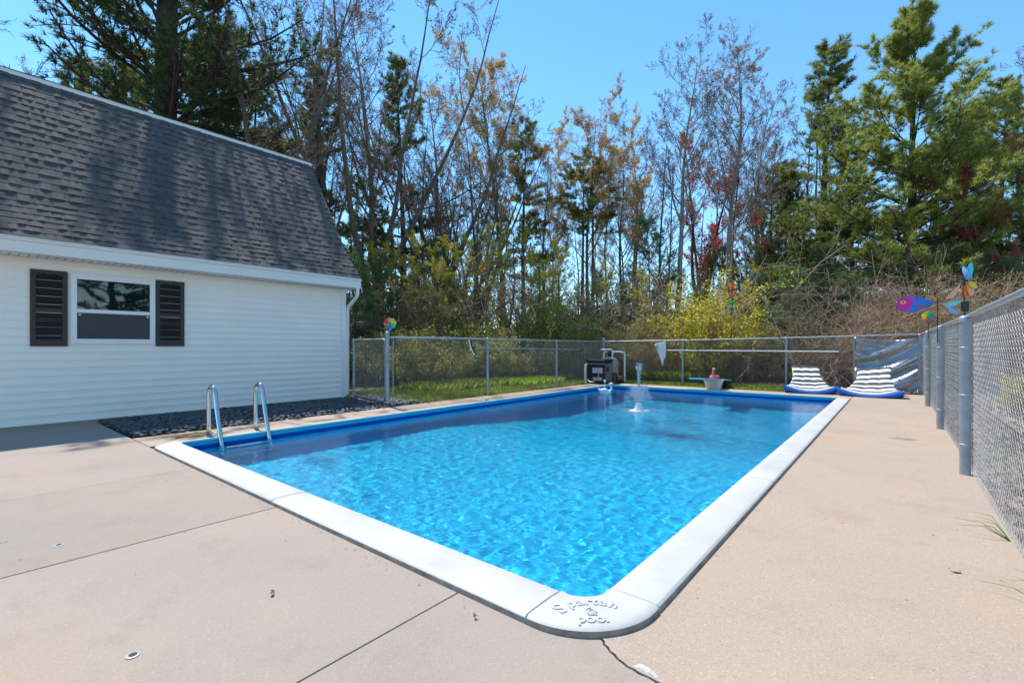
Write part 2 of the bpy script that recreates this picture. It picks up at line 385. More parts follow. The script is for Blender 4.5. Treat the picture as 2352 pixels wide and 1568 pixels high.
class MB:
    def __init__(s): s.v = []; s.f = []
    def add(s, vs, fs):
        b = len(s.v); s.v += [tuple(p) for p in vs]; s.f += [tuple(i + b for i in q) for q in fs]; return s
    def box(s, x0, x1, y0, y1, z0, z1):
        return s.add([(x0, y0, z0), (x1, y0, z0), (x1, y1, z0), (x0, y1, z0), (x0, y0, z1), (x1, y0, z1), (x1, y1, z1), (x0, y1, z1)],
                     [(0, 3, 2, 1), (4, 5, 6, 7), (0, 1, 5, 4), (1, 2, 6, 5), (2, 3, 7, 6), (3, 0, 4, 7)])
    def prism(s, poly, z0, z1):
        n = len(poly)
        return s.add([(x, y, z0) for x, y in poly] + [(x, y, z1) for x, y in poly],
                     [tuple(range(n - 1, -1, -1)), tuple(range(n, 2 * n))] + [(i, (i + 1) % n, n + (i + 1) % n, n + i) for i in range(n)])
    def extrude(s, prof, p0, p1, axis='y'):
        """profile in (x,z) swept along y from p0 to p1"""
        n = len(prof)
        return s.add([(x, p0, z) for x, z in prof] + [(x, p1, z) for x, z in prof],
                     [tuple(range(n)), tuple(range(2 * n - 1, n - 1, -1))] + [(i, n + i, n + (i + 1) % n, (i + 1) % n) for i in range(n)])
    def tube(s, pts, r, n=8, cap=True):
        pts = [Vector(p) for p in pts]
        rr = r if isinstance(r, (list, tuple)) else [r] * len(pts)
        vs, fs = [], []
        ref = None
        for i, p in enumerate(pts):
            t = (pts[min(i + 1, len(pts) - 1)] - pts[max(i - 1, 0)]).normalized()
            if ref is None: ref = Vector((0, 0, 1)) if abs(t.z) < 0.9 else Vector((1, 0, 0))
            u = t.cross(ref).normalized(); w = u.cross(t).normalized(); ref = w
            for k in range(n):
                a = 2 * PI * k / n
                vs.append(p + (u * math.cos(a) + w * math.sin(a)) * rr[i])
        for i in range(len(pts) - 1):
            for k in range(n):
                fs.append((i * n + k, i * n + (k + 1) % n, (i + 1) * n + (k + 1) % n, (i + 1) * n + k))
        if cap:
            fs.append(tuple(range(n - 1, -1, -1))); fs.append(tuple((len(pts) - 1) * n + k for k in range(n)))
        return s.add(vs, fs)
    def lathe(s, prof, c, n=24):
        vs, fs = [], []
        for r, z in prof:
            for k in range(n):
                a = 2 * PI * k / n; vs.append((c[0] + r * math.cos(a), c[1] + r * math.sin(a), c[2] + z))
        for i in range(len(prof) - 1):
            for k in range(n):
                fs.append((i * n + k, i * n + (k + 1) % n, (i + 1) * n + (k + 1) % n, (i + 1) * n + k))
        fs.append(tuple(range(n - 1, -1, -1))); fs.append(tuple((len(prof) - 1) * n + k for k in range(n)))
        return s.add(vs, fs)
    def ell(s, c, rad, nu=14, nv=8, rot=0.0):
        vs, fs = [], []
        for j in range(1, nv):
            ph = -PI / 2 + PI * j / nv
            for k in range(nu):
                a = 2 * PI * k / nu
                x, y, z = rad[0] * math.cos(ph) * math.cos(a), rad[1] * math.cos(ph) * math.sin(a), rad[2] * math.sin(ph)
                vs.append((c[0] + x * math.cos(rot) - y * math.sin(rot), c[1] + x * math.sin(rot) + y * math.cos(rot), c[2] + z))
        for j in range(nv - 2):
            for k in range(nu):
                fs.append((j * nu + k, j * nu + (k + 1) % nu, (j + 1) * nu + (k + 1) % nu, (j + 1) * nu + k))
        b = len(vs); vs += [(c[0], c[1], c[2] - rad[2]), (c[0], c[1], c[2] + rad[2])]
        for k in range(nu):
            fs.append((b, (k + 1) % nu, k)); fs.append((b + 1, (nv - 2) * nu + k, (nv - 2) * nu + (k + 1) % nu))
        return s.add(vs, fs)
    def build(s, name, m, parent=None, smooth=False, bevel=0.0, label=None):
        o0 = origin(parent)
        me = bpy.data.meshes.new(name)
        me.from_pydata([(x - o0.x, y - o0.y, z - o0.z) for x, y, z in s.v], [], s.f)
        me.materials.append(m)
        if smooth:
            me.polygons.foreach_set('use_smooth', [True] * len(me.polygons))
            me.set_sharp_from_angle(angle=R(40))
        me.update()
        o = put(name, me, parent)
        if bevel:
            b = o.modifiers.new('edge', 'BEVEL'); b.width = bevel; b.segments = 2; b.limit_method = 'ANGLE'
        if label: o['label'] = label
        return o

def at(px, fw):
    """ground position on the picture column px at depth fw (metres)"""
    a = (px - 1176) / 1086; th = R(39.24)
    return (fw * (a * math.cos(th) - math.sin(th)), fw * (a * math.sin(th) + math.cos(th)))

def zat(py, fw): return 1.25 + (795 - py) / 1086 * fw

# ------------------------------------------------------------------ ground and deck
PX0, PX1, PY0, PY1 = -7.22, -1.12, 1.98, 13.85         # water edge of the pool
WL = -0.10                                              # water level
def ring(name, x0, x1, y0, y1, B, z, m):
    V = [(x0, y0, z), (x1, y0, z), (x1, y1, z), (x0, y1, z), (-B, -B, z), (B, -B, z), (B, B, z), (-B, B, z)]
    me = npmesh(name, np.array(V), [np.array([(4, 5, 1, 0), (5, 6, 2, 1), (6, 7, 3, 2), (7, 4, 0, 3)])], m, smooth=False)
    return tag(put(name, me), kind='structure')
ring('ground', PX0 - .02, PX1 + .02, PY0 - .02, PY1 + .02, 600, -0.06, M['ground'])
deck = thing('pool_deck', None, None); deck['kind'] = 'structure'
ring_bed = ring('deck_bedding', PX0 - .015, PX1 + .015, PY0 - .015, PY1 + .015, 3.0, -0.03, M['soil'])
bpy.data.objects.remove(ring_bed)
me = npmesh('bedding', np.array([(-10.3, -3.2, -.03), (0.62, -3.2, -.03), (0.62, PY0 - .015, -.03), (-10.3, PY0 - .015, -.03),
                                 (PX1 + .015, PY0 - .015, -.03), (0.62, 16.2, -.03), (PX1 + .015, 16.2, -.03),
                                 (-8.1, PY0 - .015, -.03), (PX0 - .015, PY0 - .015, -.03), (PX0 - .015, 15.0, -.03), (-8.1, 15.0, -.03),
                                 (PX0 - .015, PY1 + .015, -.03), (PX1 + .015, PY1 + .015, -.03), (PX1 + .015, 15.0, -.03)]),
            [np.array([(0, 1, 2, 3), (4, 2, 5, 6), (7, 8, 9, 10), (11, 12, 13, 9)])], M['soil'], smooth=False)
put('bedding', me, deck)

def wob(a, b, n, amp, seed):
    """slightly uneven line from a to b"""
    r = random.Random(seed); out = []
    for i in range(n + 1):
        t = i / n; j = amp if 0 < i < n else 0
        out.append((a[0] + (b[0] - a[0]) * t + r.uniform(-j, j), a[1] + (b[1] - a[1]) * t + r.uniform(-j, j)))
    return out
def slab(poly, m, z=0.0, label=None):
    return MB().prism(poly, -0.10, z).build('slab', m, deck, bevel=0.004, label=label)
ARC = lambda d, q=.405: (-1.285 + q * math.cos(R(d)), 2.108 - q * math.sin(R(d)))
crack = [ARC(47), (-0.968, 1.795), (-0.957, 1.778), (-0.936, 1.770), (-0.915, 1.752), (-0.893, 1.745), (-0.868, 1.728), (-0.842, 1.722), (-0.821, 1.711), (-0.795, 1.712),
         (-0.765, 1.704), (-0.73, 1.708), (-0.69, 1.700), (-0.62, 1.704), (-0.50, 1.69), (-0.3, 1.68), (-0.05, 1.66), (0.2, 1.65), (0.60, 1.63)]
gapc = [(x + 0.002 + 0.003 * abs(math.sin(i * 2.3)), y + 0.004 + 0.004 * abs(math.sin(i * 1.7))) for i, (x, y) in enumerate(crack)]
yn = 1.705                                              # the front slabs stop under the coping
slab([(-10.24, -3.1), (-5.612, -3.1), (-5.612, 1.70), (-10.24, 1.70)], M['concrete'], 0.0)
slab([(-5.605, -3.1), (-3.752, -3.1), (-3.752, yn), (-5.605, yn)], M['concrete'], 0.001)
slab([(-3.744, -3.1), (-1.736, -3.1), (-1.736, yn), (-3.744, yn)], M['concrete'], 0.0)
slab([(-1.728, -3.1), (0.60, -3.1)] + [p for p in reversed(crack)] + [ARC(d) for d in range(52, 91, 6)] + [(-1.30, yn), (-1.728, yn)], M['concrete'], 0.001)
slab(gapc + [(0.60, 16.0)] + [(-0.72, 16.0), (-0.72, 14.6), (-0.862, 14.6), (-0.885, 2.108)] + [ARC(d, .402) for d in (8, 16, 24, 32, 40, 46)], M['aggregate'], 0.004)
slab([(-8.05, 1.712), (-7.245, 1.712)] + [(-7.245, 6.2), (-8.09, 6.2)], M['aggregate'], -0.002)
slab([(-8.09, 6.208), (-7.245, 6.208), (-7.245, 10.4), (-8.02, 10.4), (-8.11, 8.3)], M['aggregate'], 0.0)
slab([(-8.02, 10.408), (-7.245, 10.408), (-7.245, 14.75), (-7.98, 14.75)], M['aggregate'], -0.001)
slab([(-7.238, 13.875), (-4.7, 13.875), (-4.7, 14.75), (-7.238, 14.75)], M['aggregate'], 0.0)
slab([(-4.692, 13.875), (-2.2, 13.875), (-2.2, 14.72), (-4.692, 14.72)], M['aggregate'], 0.001)
slab([(-2.192, 13.875), (-0.87, 13.875), (-0.87, 14.6), (-2.192, 14.6)], M['aggregate'], 0.0)
slab([(-2.192, 14.606), (-0.73, 14.606), (-0.73, 15.6), (-2.192, 15.5)], M['aggregate'], -0.004)
MB().prism([(.055 + .13 * math.cos(R(a)) * (1 + .25 * math.sin(a * .07)), 8.27 + .10 * math.sin(R(a)) * (1 + .3 * math.cos(a * .11))) for a in range(0, 360, 20)], .0045, .0058).build('stain', M['stain'], deck, label='small brown damp stain on the pink concrete')
lt = MB(); rl = random.Random(21)
for k in range(150):
    if k < 60: x, y = rl.uniform(-6.8, -1.4), 1.66 - abs(rl.gauss(0, .03))
    elif k < 95: x, y = -.845 + abs(rl.gauss(0, .04)), rl.uniform(2.2, 13.3)
    elif k < 120: x, y = rl.uniform(-6.5, .4), rl.uniform(-.3, 1.5)
    else: x, y = rl.uniform(-.7, .45), rl.uniform(1.9, 12)
    a, l, w_ = rl.random() * 6.28, rl.uniform(.004, .016), rl.uniform(.0015, .004)
    c_, s_ = math.cos(a), math.sin(a)
    lt.add([(x - l * c_, y - l * s_, .0062), (x + w_ * s_, y - w_ * c_, .0075), (x + l * c_, y + l * s_, .0066), (x - w_ * s_, y + w_ * c_, .009)], [(0, 1, 2, 3)])
tag(lt.build('deck_litter', M['twig'], deck), kind='stuff')
# mortar patch at the crack, rusty stain, anchors in the deck, leaf scraps
mp = [(-0.80, 1.729), (-0.782, 1.724), (-0.765, 1.726), (-0.744, 1.719), (-0.73, 1.725), (-0.712, 1.718), (-0.70, 1.727), (-0.705, 1.737), (-0.718, 1.741), (-0.722, 1.752), (-0.74, 1.751), (-0.752, 1.761), (-0.768, 1.754), (-0.785, 1.757), (-0.793, 1.742)]
mc = (sum(p[0] for p in mp) / len(mp), sum(p[1] for p in mp) / len(mp))
MB().add([(x, y, 0.0045) for x, y in mp] + [(mc[0] + (x - mc[0]) * .6, mc[1] + (y - mc[1]) * .6, 0.0095 + .002 * math.sin(i * 2.1)) for i, (x, y) in enumerate(mp)] + [(mc[0], mc[1], .010)],
         [(i, (i + 1) % 15, 15 + (i + 1) % 15, 15 + i) for i in range(15)] + [(15 + i, 15 + (i + 1) % 15, 30) for i in range(15)]).build('mortar_patch', M['mortar'], deck, smooth=True)
for (x, y) in ((-2.397, 0.511), (-4.084, 0.499)):
    a = thing('deck_anchor', 'small steel socket set in the concrete ' + ('nearest the camera' if x > -3 else 'farther left beside a deck joint'), 'anchor', (x, y, 0.001))
    MB().lathe([(0.024, 0), (0.024, 0.003), (0.016, 0.004), (0.0145, 0.001)], (x, y, 0.001), 16).build('collar', M['post'], a, True)
    MB().lathe([(0.0135, 0), (0.0135, 0.0025), (0.002, 0.0025)], (x, y, 0.001), 12).build('socket_hole', M['black_plastic'], a)
for i, (x, y, s, lab) in enumerate([(-2.435, 1.081, 0.022, 'crumpled brown leaf lying on the open concrete left of centre'), (-1.504, 1.576, 0.016, 'small dry leaf close to the coping near the deck joint'),
                               (0.246, 3.571, 0.03, 'curled dry leaf on the pink concrete by the right fence'), (-0.42, 1.62, 0.02, 'curled twig on the pink concrete near the crack')]):
    mb = MB(); r = random.Random(i)
    n = 7
    ctr = [(x + s * (k / n - .5) * 2, y + 0.3 * s * math.sin(k * 1.1 + i), 0.012 + 0.006 * math.sin(k * 1.7)) for k in range(n)]
    for k in range(n - 1):
        w0, w1 = s * .45 * math.sin(PI * (k + .3) / n), s * .45 * math.sin(PI * (k + 1.3) / n)
        a, b = ctr[k], ctr[k + 1]
        mb.add([(a[0], a[1] - w0, a[2] + .006), (a[0], a[1] + w0, a[2]), (b[0], b[1] + w1, b[2]), (b[0], b[1] - w1, b[2] + .006)], [(0, 1, 2, 3)])
    o = mb.build('fallen_leaf', M['twig'], None, True)
    tag(o, lab, 'leaf')

# ------------------------------------------------------------------ swimming pool
pool = thing('swimming_pool', None, None, (-4.17, 7.9, 0)); pool['kind'] = 'structure'
D0, D1 = -1.05, -2.15
YS = [PY0, 6.2, 9.6, PY1]; ZS = [D0, D0 - .08, D1, D1]
V, F = [], []
for y, z in zip(YS, ZS):
    V += [(PX0, y, 0.0), (PX0, y, z), (PX1, y, z), (PX1, y, 0.0)]
for i in range(3):
    a = i * 4
    for k in range(3): F.append((a + k, a + k + 4, a + k + 5, a + k + 1))
F += [(0, 1, 2, 3), (15, 14, 13, 12)]
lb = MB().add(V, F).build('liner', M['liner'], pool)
lb.cycles.is_caustics_receiver = True

def coping_seg(p0, p1, inner, outer, axis, parent=pool, dz=0.0):
    """cast coping block: rounded nose over the water, slightly domed top"""
    prof = []
    w = outer - inner                                    # inner edge over the water -> outer edge on the deck
    for t, z in ((0.0, -0.045), (-0.012, -0.03), (-0.018, -0.005), (-0.010, 0.022), (0.02, 0.037), (0.10, 0.041), (0.22, 0.040), (0.275, 0.037), (0.292, 0.026), (0.296, 0.004), (0.296, -0.045)):
        prof.append((inner + w * (t / 0.296), z + dz))
    n = len(prof)
    def P(q, s): return (q[0], s, q[1]) if axis == 'y' else (s, q[0], q[1])
    vs = [P(q, p0) for q in prof] + [P(q, p1) for q in prof]
    fs = [tuple(range(n)), tuple(range(2 * n - 1, n - 1, -1))] + [(i, n + i, n + (i + 1) % n, (i + 1) % n) for i in range(n)]
    o = MB().add(vs, fs).build('coping_stone', M['coping'], parent, True, bevel=0.004)
    o.data.materials.append(M['coping_edge'])
    for f in (10, 11): o.data.polygons[f].material_index = 1
    return o
# near side (runs along x), right side (runs along y)
for a, b in ((-6.93, -3.844), (-3.836, -1.304)):
    coping_seg(a, b, PY0, 1.685, 'x')
for a, b in ((2.152, 4.788), (4.797, 7.858), (7.867, 10.938), (10.947, 13.52)):
    coping_seg(a, b, PX1, -0.862, 'y', dz=0.001 if a < 5 else 0.0)
jf = MB()
for xj in (-3.840, -1.300): jf.box(xj - .0035, xj + .0035, 1.70, PY0 - .005, -.03, .033)
for yj in (2.148, 4.7925, 7.8625, 10.9425): jf.box(PX1 + .005, -.875, yj - .004, yj + .004, -.03, .033)
jf.build('joint_filler', M['soil'], pool)
# near left end: mitred closing block
MB().prism([(-6.935, 1.69), (-6.935, 1.985), (-7.20, 2.0), (-7.23, 1.96), (-7.0, 1.70)], -0.045, 0.035).build('coping_stone', M['coping'], pool, False, bevel=0.012)
# rounded corner stone with lettering
cx, cy, ri, ro = -1.30, 2.145, 0.185, 0.445
inner = [(-1.296, PY0 + .012)] + [(cx + 0.18 * math.sin(a), cy - 0.165 * math.cos(a)) for a in [R(x) for x in range(0, 91, 9)]][1:-1] + [(PX1 - .012, 2.144)]
outer = [(-0.862, 2.144)] + [(-1.285 + 0.423 * math.cos(a), 2.108 - 0.423 * math.sin(a)) for a in [R(x) for x in range(0, 91, 6)]] + [(-1.296, 1.685)]
loops = []
def offs(k, z): # k 0 = inner edge .. 1 = outer edge
    return z
n_i, n_o = len(inner), len(outer)
def resample(p, n):
    L = [0]
    for a, b in zip(p[:-1], p[1:]): L.append(L[-1] + math.dist(a, b))
    out = []
    for i in range(n):
        t = L[-1] * i / (n - 1); j = max(k for k in range(len(L)) if L[k] <= t + 1e-9); j = min(j, len(p) - 2)
        u = (t - L[j]) / (L[j + 1] - L[j]); out.append((p[j][0] + (p[j + 1][0] - p[j][0]) * u, p[j][1] + (p[j + 1][1] - p[j][1]) * u))
    return out
NS = 26
ri_, ro_ = resample(inner, NS), list(reversed(resample(outer, NS)))
secs = [(0.0, -0.045), (-0.05, -0.01), (-0.03, 0.022), (0.07, 0.038), (0.35, 0.042), (0.75, 0.042), (0.94, 0.040), (0.99, 0.028), (1.0, 0.004), (1.0, -0.045)]
vs = [(a[0] + (b[0] - a[0]) * t, a[1] + (b[1] - a[1]) * t, z) for a, b in zip(ri_, ro_) for t, z in secs]
ns = len(secs)
fs = [(i * ns + k, i * ns + k + 1, (i + 1) * ns + k + 1, (i + 1) * ns + k) for i in range(NS - 1) for k in range(ns - 1)]
fs += [tuple(range(ns - 1, -1, -1)), tuple((NS - 1) * ns + k for k in range(ns))]
corner = MB().add(vs, fs).build('coping_stone', M['coping'], pool, True, label='rounded corner coping stone with raised lettering')
corner.data.materials.append(M['coping_edge'])
for i in range(NS - 1):
    for k in (7, 8): corner.data.polygons[i * (ns - 1) + k].material_index = 1

def text_mesh(s, size, ext):
    cu = bpy.data.curves.new('t', 'FONT'); cu.body = s; cu.size = size; cu.extrude = ext; cu.align_x = 'CENTER'; cu.offset = 0.0012; cu.bevel_depth = 0.0012; cu.bevel_resolution = 1
    o = bpy.data.objects.new('t', cu); COL.objects.link(o)
    dg = bpy.context.evaluated_depsgraph_get(); me = bpy.data.meshes.new_from_object(o.evaluated_get(dg))
    bpy.data.objects.remove(o); return me
th = R(41.0)
TC = Vector((-1.087, 1.905, 0.0425))
ux, uy = Vector((math.cos(th), math.sin(th), 0)), Vector((-math.sin(th), math.cos(th), 0))
def letter(ch, x, y, rot, size, name='letter'):
    me = text_mesh(ch, size, 0.003); me.materials.clear(); me.materials.append(M['coping'])
    o = put(name, me, corner)
    o.location = TC + ux * x + uy * y - origin(corner); o.rotation_euler = (0, 0, th + rot)
ra = 0.185
angs = [-41, -25, -11.5, -0.5, 8, 19, 33]
for ch, a in zip('Spartan', angs):
    a = R(a); letter(ch, ra * math.sin(a), -0.135 + ra * math.cos(a) - (0.012 if ch == 'S' else 0), -a, 0.108 if ch == 'S' else 0.082)
for ch, x in zip('pool', (-0.060, -0.018, 0.026, 0.056)):
    letter(ch, x, -0.092, 0, 0.080)
# small helmeted-head crest between the two words
def crest(pts, w=0.0035):
    mb = MB(); mb.tube([TC + ux * x + uy * y + Vector((0, 0, 0.0015)) for x, y in pts], w, 6)
    return mb
mb = MB()
for pts in ([(-0.016, -0.028), (-0.022, -0.012), (-0.020, 0.004), (-0.010, 0.015), (0.002, 0.018)],
            [(-0.008, -0.028), (-0.013, -0.012), (-0.009, 0.001), (0.0, 0.007), (0.009, 0.004), (0.013, -0.004)],
            [(0.013, -0.004), (0.019, -0.013), (0.014, -0.016), (0.015, -0.022), (0.009, -0.027), (-0.008, -0.028)],
            [(-0.002, -0.004), (0.003, -0.010), (0.006, -0.019)],
            [(-0.016, -0.036), (0.0, -0.034), (0.016, -0.036)]):
    mb.tube([TC + ux * x * 1.25 + uy * y * 1.1 + Vector((0, 0, 0.0012)) for x, y in pts], 0.0032, 6)
mb.build('crest', M['coping'], corner, True)

# liner track along the left and far sides
MB().box(PX0 - 0.03, PX0 + 0.012, PY0 + 0.02, PY1, -0.012, 0.012).build('rim_track', M['white_plastic'], pool, bevel=0.004)
MB().box(PX0 - 0.03, PX1 + 0.01, PY1 - 0.012, PY1 + 0.03, -0.010, 0.014).build('rim_track', M['white_plastic'], pool, bevel=0.004)
MB().box(-4.72, -3.55, PY1 - 0.016, PY1 + 0.10, 0.0145, 0.022).build('rim_plate', M['board'], pool)

# water surface
nx, ny = 330, 600
X, Y = np.meshgrid(np.linspace(PX0 + .001, PX1 - .001, nx), PY0 + .001 + (PY1 - PY0 - .002) * np.linspace(0, 1, ny) ** 1.3)
Z = np.zeros_like(X)
rw = np.random.default_rng(5)
for i in range(70):
    lam = 0.07 * 10 ** (rw.random() * 0.6); thw = rw.normal(0.9, 1.0); k = 2 * PI / lam
    Z += lam * WAVE * np.sin(k * (X * math.cos(thw) + Y * math.sin(thw)) + rw.random() * 6.28)
FX, FY = -4.15, 9.23
rr = np.hypot(X - FX, Y - FY)
Z += 0.0012 * np.sin(rr * 2 * PI / 0.16) * np.exp(-rr / 1.0) + 0.0015 * np.sin(rr * 2 * PI / 0.33 + 1) * np.exp(-rr / 2.0)
idx = np.arange(nx * ny).reshape(ny, nx)
Fq = np.stack([idx[:-1, :-1].ravel(), idx[:-1, 1:].ravel(), idx[1:, 1:].ravel(), idx[1:, :-1].ravel()], 1)
me = npmesh('pool_water', np.stack([X.ravel(), Y.ravel(), Z.ravel() + WL], 1), [Fq], M['water'])
water = tag(put('pool_water', me), kind='structure')
water.cycles.is_caustics_caster = True

# ------------------------------------------------------------------ garage building
HX, HY1, HY0 = -10.24, 6.24, -2.6
house = thing('garage_building', 'white sided building with dark shingled mansard roof left of the pool', 'building', (HX, HY1, 0))
MB().box(-16.4, HX - 0.03, HY0, HY1 - 0.02, -0.05, 2.62).build('wall_core', M['siding'], house)
MB().box(HX - 0.03, HX + 0.004, HY0, HY1 - 0.02, -0.04, 0.05).build('foundation_strip', M['concrete'], house)
ex = 0.1225
for i in range(21):
    z0 = 0.05 + i * ex; z1 = z0 + ex + 0.006
    if z1 > 2.60: z1 = 2.60
    MB().extrude([(HX - 0.029, z0 + .001), (HX + 0.019, z0), (HX + 0.020, z0 + 0.012), (HX + 0.008, z0 + 0.075), (HX + 0.006, z1), (HX - 0.029, z1)], HY0, HY1 - 0.10).build('siding_board', M['siding'], house)
MB().box(HX - 0.028, HX + 0.030, HY1 - 0.099, HY1, 0.03, 2.60).build('corner_trim', M['trim'], house, bevel=0.004)
MB().box(HX - 0.02, HX + 0.036, HY1 - 0.135, HY1 - 0.0995, 0.031, 2.60).build('corner_trim', M['trim'], house, bevel=0.003)
# window
win = MB()
wy0, wy1, wz0, wz1 = 1.385, 2.49, 1.285, 2.425
fr = 0.075
win.box(HX + .0, HX + .05, wy0, wy0 + fr, wz0, wz1).box(HX, HX + .05, wy1 - fr, wy1, wz0, wz1)
win.box(HX, HX + .049, wy0 + fr, wy1 - fr, wz1 - fr - .02, wz1).box(HX, HX + .049, wy0 + fr, wy1 - fr, wz0, wz0 + .055)
wf = win.build('window', M['trim'], house, bevel=0.004)
MB().box(HX, HX + .045, wy0 + fr + .001, wy1 - fr - .001, 1.790, 1.850).build('meeting_rail', M['trim'], wf, bevel=0.003)
MB().box(HX + .012, HX + .024, wy0 + fr + .001, wy1 - fr - .001, 1.851, wz1 - fr - .021).build('pane', M['pane'], wf, label='upper dark glass pane')
MB().box(HX + .012, HX + .030, wy0 + fr + .001, wy1 - fr - .001, wz0 + .056, 1.789).build('screen', M['screen'], wf, label='lower sash behind a grey insect screen')
MB().box(HX + .020, HX + .040, wy0 + fr + .001, wy1 - fr - .001, wz0 + .0565, wz0 + .085).build('sill', M['trim'], wf)
for y in (wy0 + fr + .02, wy1 - fr - .05):
    MB().box(HX + .030, HX + .036, y, y + .03, 1.745, 1.775).build('screen_clip', M['galv'], wf)
for y0, y1 in ((0.93, 1.352), (2.503, 2.935)):
    z0, z1 = 1.25, 2.43
    s = MB(); e = 0.062
    s.box(HX + .012, HX + .040, y0, y0 + e, z0, z1).box(HX + .012, HX + .040, y1 - e, y1, z0, z1)
    s.box(HX + .012, HX + .0395, y0 + e, y1 - e, z0, z0 + .10).box(HX + .012, HX + .0395, y0 + e, y1 - e, 1.775, 1.835)
    n = 12
    top = [(y0 + e, z1), (y0 + e, z1 - .085)] + [(y0 + e + (y1 - y0 - 2 * e) * i / n, z1 - .085 + .035 * math.sin(PI * i / n)) for i in range(1, n)] + [(y1 - e, z1 - .085), (y1 - e, z1)]
    m_ = len(top)
    s.add([(HX + .012, a, b) for a, b in top] + [(HX + .0395, a, b) for a, b in top], [tuple(range(m_)), tuple(range(2 * m_ - 1, m_ - 1, -1))] + [(i, m_ + i, m_ + (i + 1) % m_, (i + 1) % m_) for i in range(m_)])
    sh = s.build('shutter', M['shutter'], house, bevel=0.002)
    MB().box(HX + .010, HX + .016, y0 + .02, y1 - .02, z0 + .02, z1 - .02).build('shutter_back', M['shutter'], sh)
    lv = MB()
    for za, zb in ((z0 + .105, 1.772), (1.84, z1 - .06)):
        k = int((zb - za) / 0.030)
        for i in range(k):
            z = za + (zb - za) * i / k
            lv.add([(HX + .017, y0 + e, z + .026), (HX + .036, y0 + e, z), (HX + .036, y0 + e, z + .006), (HX + .017, y0 + e, z + .030),
                    (HX + .017, y1 - e, z + .026), (HX + .036, y1 - e, z), (HX + .036, y1 - e, z + .006), (HX + .017, y1 - e, z + .030)],
                   [(0, 1, 5, 4), (1, 2, 6, 5), (2, 3, 7, 6), (3, 0, 4, 7)])
    lo = lv.build('louvres', M['shutter'], sh)
# eaves
GE = -9.75; ZE = 2.81; RY1 = 6.36
MB().box(-9.86, HX - .02, HY0, RY1 - .03, 2.602, 2.630).build('soffit', M['trim'], house)
sf = MB()
for i in range(90):
    y = HY0 + 0.1 * i
    if y < RY1 - .1: sf.box(HX + .035, -9.88, y, y + .006, 2.5985, 2.6035)
sf.build('soffit_seams', M['screen'], house)
MB().box(-9.875, -9.858, HY0, RY1 - .02, 2.600, 2.80).build('fascia', M['trim'], house)
gut = MB().extrude([(-9.857, 2.605), (-9.79, 2.605), (-9.782, 2.612), (-9.780, 2.76), (-9.752, 2.775), (-9.75, 2.80), (-9.757, 2.806), (-9.770, 2.800), (-9.80, 2.72), (-9.857, 2.72)], HY0, RY1).build('gutter', M['gutter'], house)
MB().box(-9.762, -9.744, HY0, RY1 + .004, 2.8065, 2.824).build('drip_edge', M['gutter'], house)
MB().tube([(-9.82, 6.30, 2.615), (-9.82, 6.30, 2.50), (-9.835, 6.30, 2.44), (-9.90, 6.30, 2.38), (-10.02, 6.30, 2.31), (-10.20, 6.295, 2.20), (-10.235, 6.29, 2.10), (-10.235, 6.29, 0.1)], 0.042, 12).build('downspout', M['gutter'], house, True)
# roof: flare, steep slope, metal strip, low upper slope
P0, P1, P2 = (-9.765, 2.815), (-10.36, 3.45), (-12.50, 6.225)
def ry(x): return RY1 + 0.20 * max(0, min(1, (P1[0] - x) / (P1[0] - P2[0])))     # the roof end leans out slightly towards the top
def slant(mb, prof, y0, off=0.0):
    n = len(prof)
    return mb.add([(x, y0, z) for x, z in prof] + [(x, ry(x) + off, z) for x, z in prof], [tuple(range(n)), tuple(range(2 * n - 1, n - 1, -1))] + [(i, n + i, n + (i + 1) % n, (i + 1) % n) for i in range(n)])
roof = slant(MB(), [(P0[0], P0[1] - .004), P1, P2, (-13.5, 6.55), (-14.5, 6.225), (-16.2, 3.45), (-16.6, 2.8), (-16.6, 2.64), (-9.9, 2.64)], HY0, -.005).build('roof', M['underlay'], house)
MB().extrude([(P2[0] + .012, P2[1] - .065), (P2[0] + .042, P2[1] - .06), (P2[0] + .042, P2[1] + .035), (P2[0] - .05, P2[1] + .05), (P2[0] - .05, P2[1] + .01)], HY0, ry(P2[0]) + .01).build('metal_strip', M['gutter'], roof)
MB().extrude([(P2[0] + .05, P2[1] + .037), (P2[0] + .05, P2[1] + .05), (-13.5, 6.62), (-13.5, 6.56)], HY0, ry(P2[0]) + .005).build('upper_slope', M['upper_roof'], roof)
def slope_frame(a, b):
    d = Vector((b[0] - a[0], 0, b[1] - a[1])); L = d.length; d.normalize()
    n = Vector((-d.z, 0, d.x)) * -1
    if n.x < 0: n = -n
    return Vector((a[0], 0, a[1])), d, n, L
# a dozen laminated shingle shapes: ragged butt thickness along the lower edge
SW, SEXP = 0.34, 0.182
def shingle_variant(seed, w=SW, ex=SEXP):
    r = random.Random(seed); nseg = 9
    ts = []
    t = r.uniform(.008, .014)
    for i in range(nseg + 1):
        if r.random() < .42: t = r.choice((.008, .010, .014, .019, .025)) + r.uniform(-.001, .001)
        ts.append(t + r.uniform(-.0012, .0012))
    V, F = [], []
    for i in range(nseg + 1):
        y = w * i / nseg; lo = r.uniform(-.004, .003)
        V += [(y, lo, 0.0), (y, lo, ts[i]), (y, ex + .03, 0.0015)]
    for i in range(nseg):
        a = i * 3; b = a + 3
        F += [(a, b, b + 1, a + 1), (a + 1, b + 1, b + 2, a + 2)]
    F += [(0, 1, 2), (nseg * 3, nseg * 3 + 2, nseg * 3 + 1)]
    return V, F
pieces = []                                            # every shingle: matrix, variant, visible size
variants = [shingle_variant(i) for i in range(14)]
vmesh = []
for i, (V, F) in enumerate(variants):
    me = bpy.data.meshes.new('shingle'); me.from_pydata(V, [], F); me.materials.append(M['shingle']); vmesh.append(me)
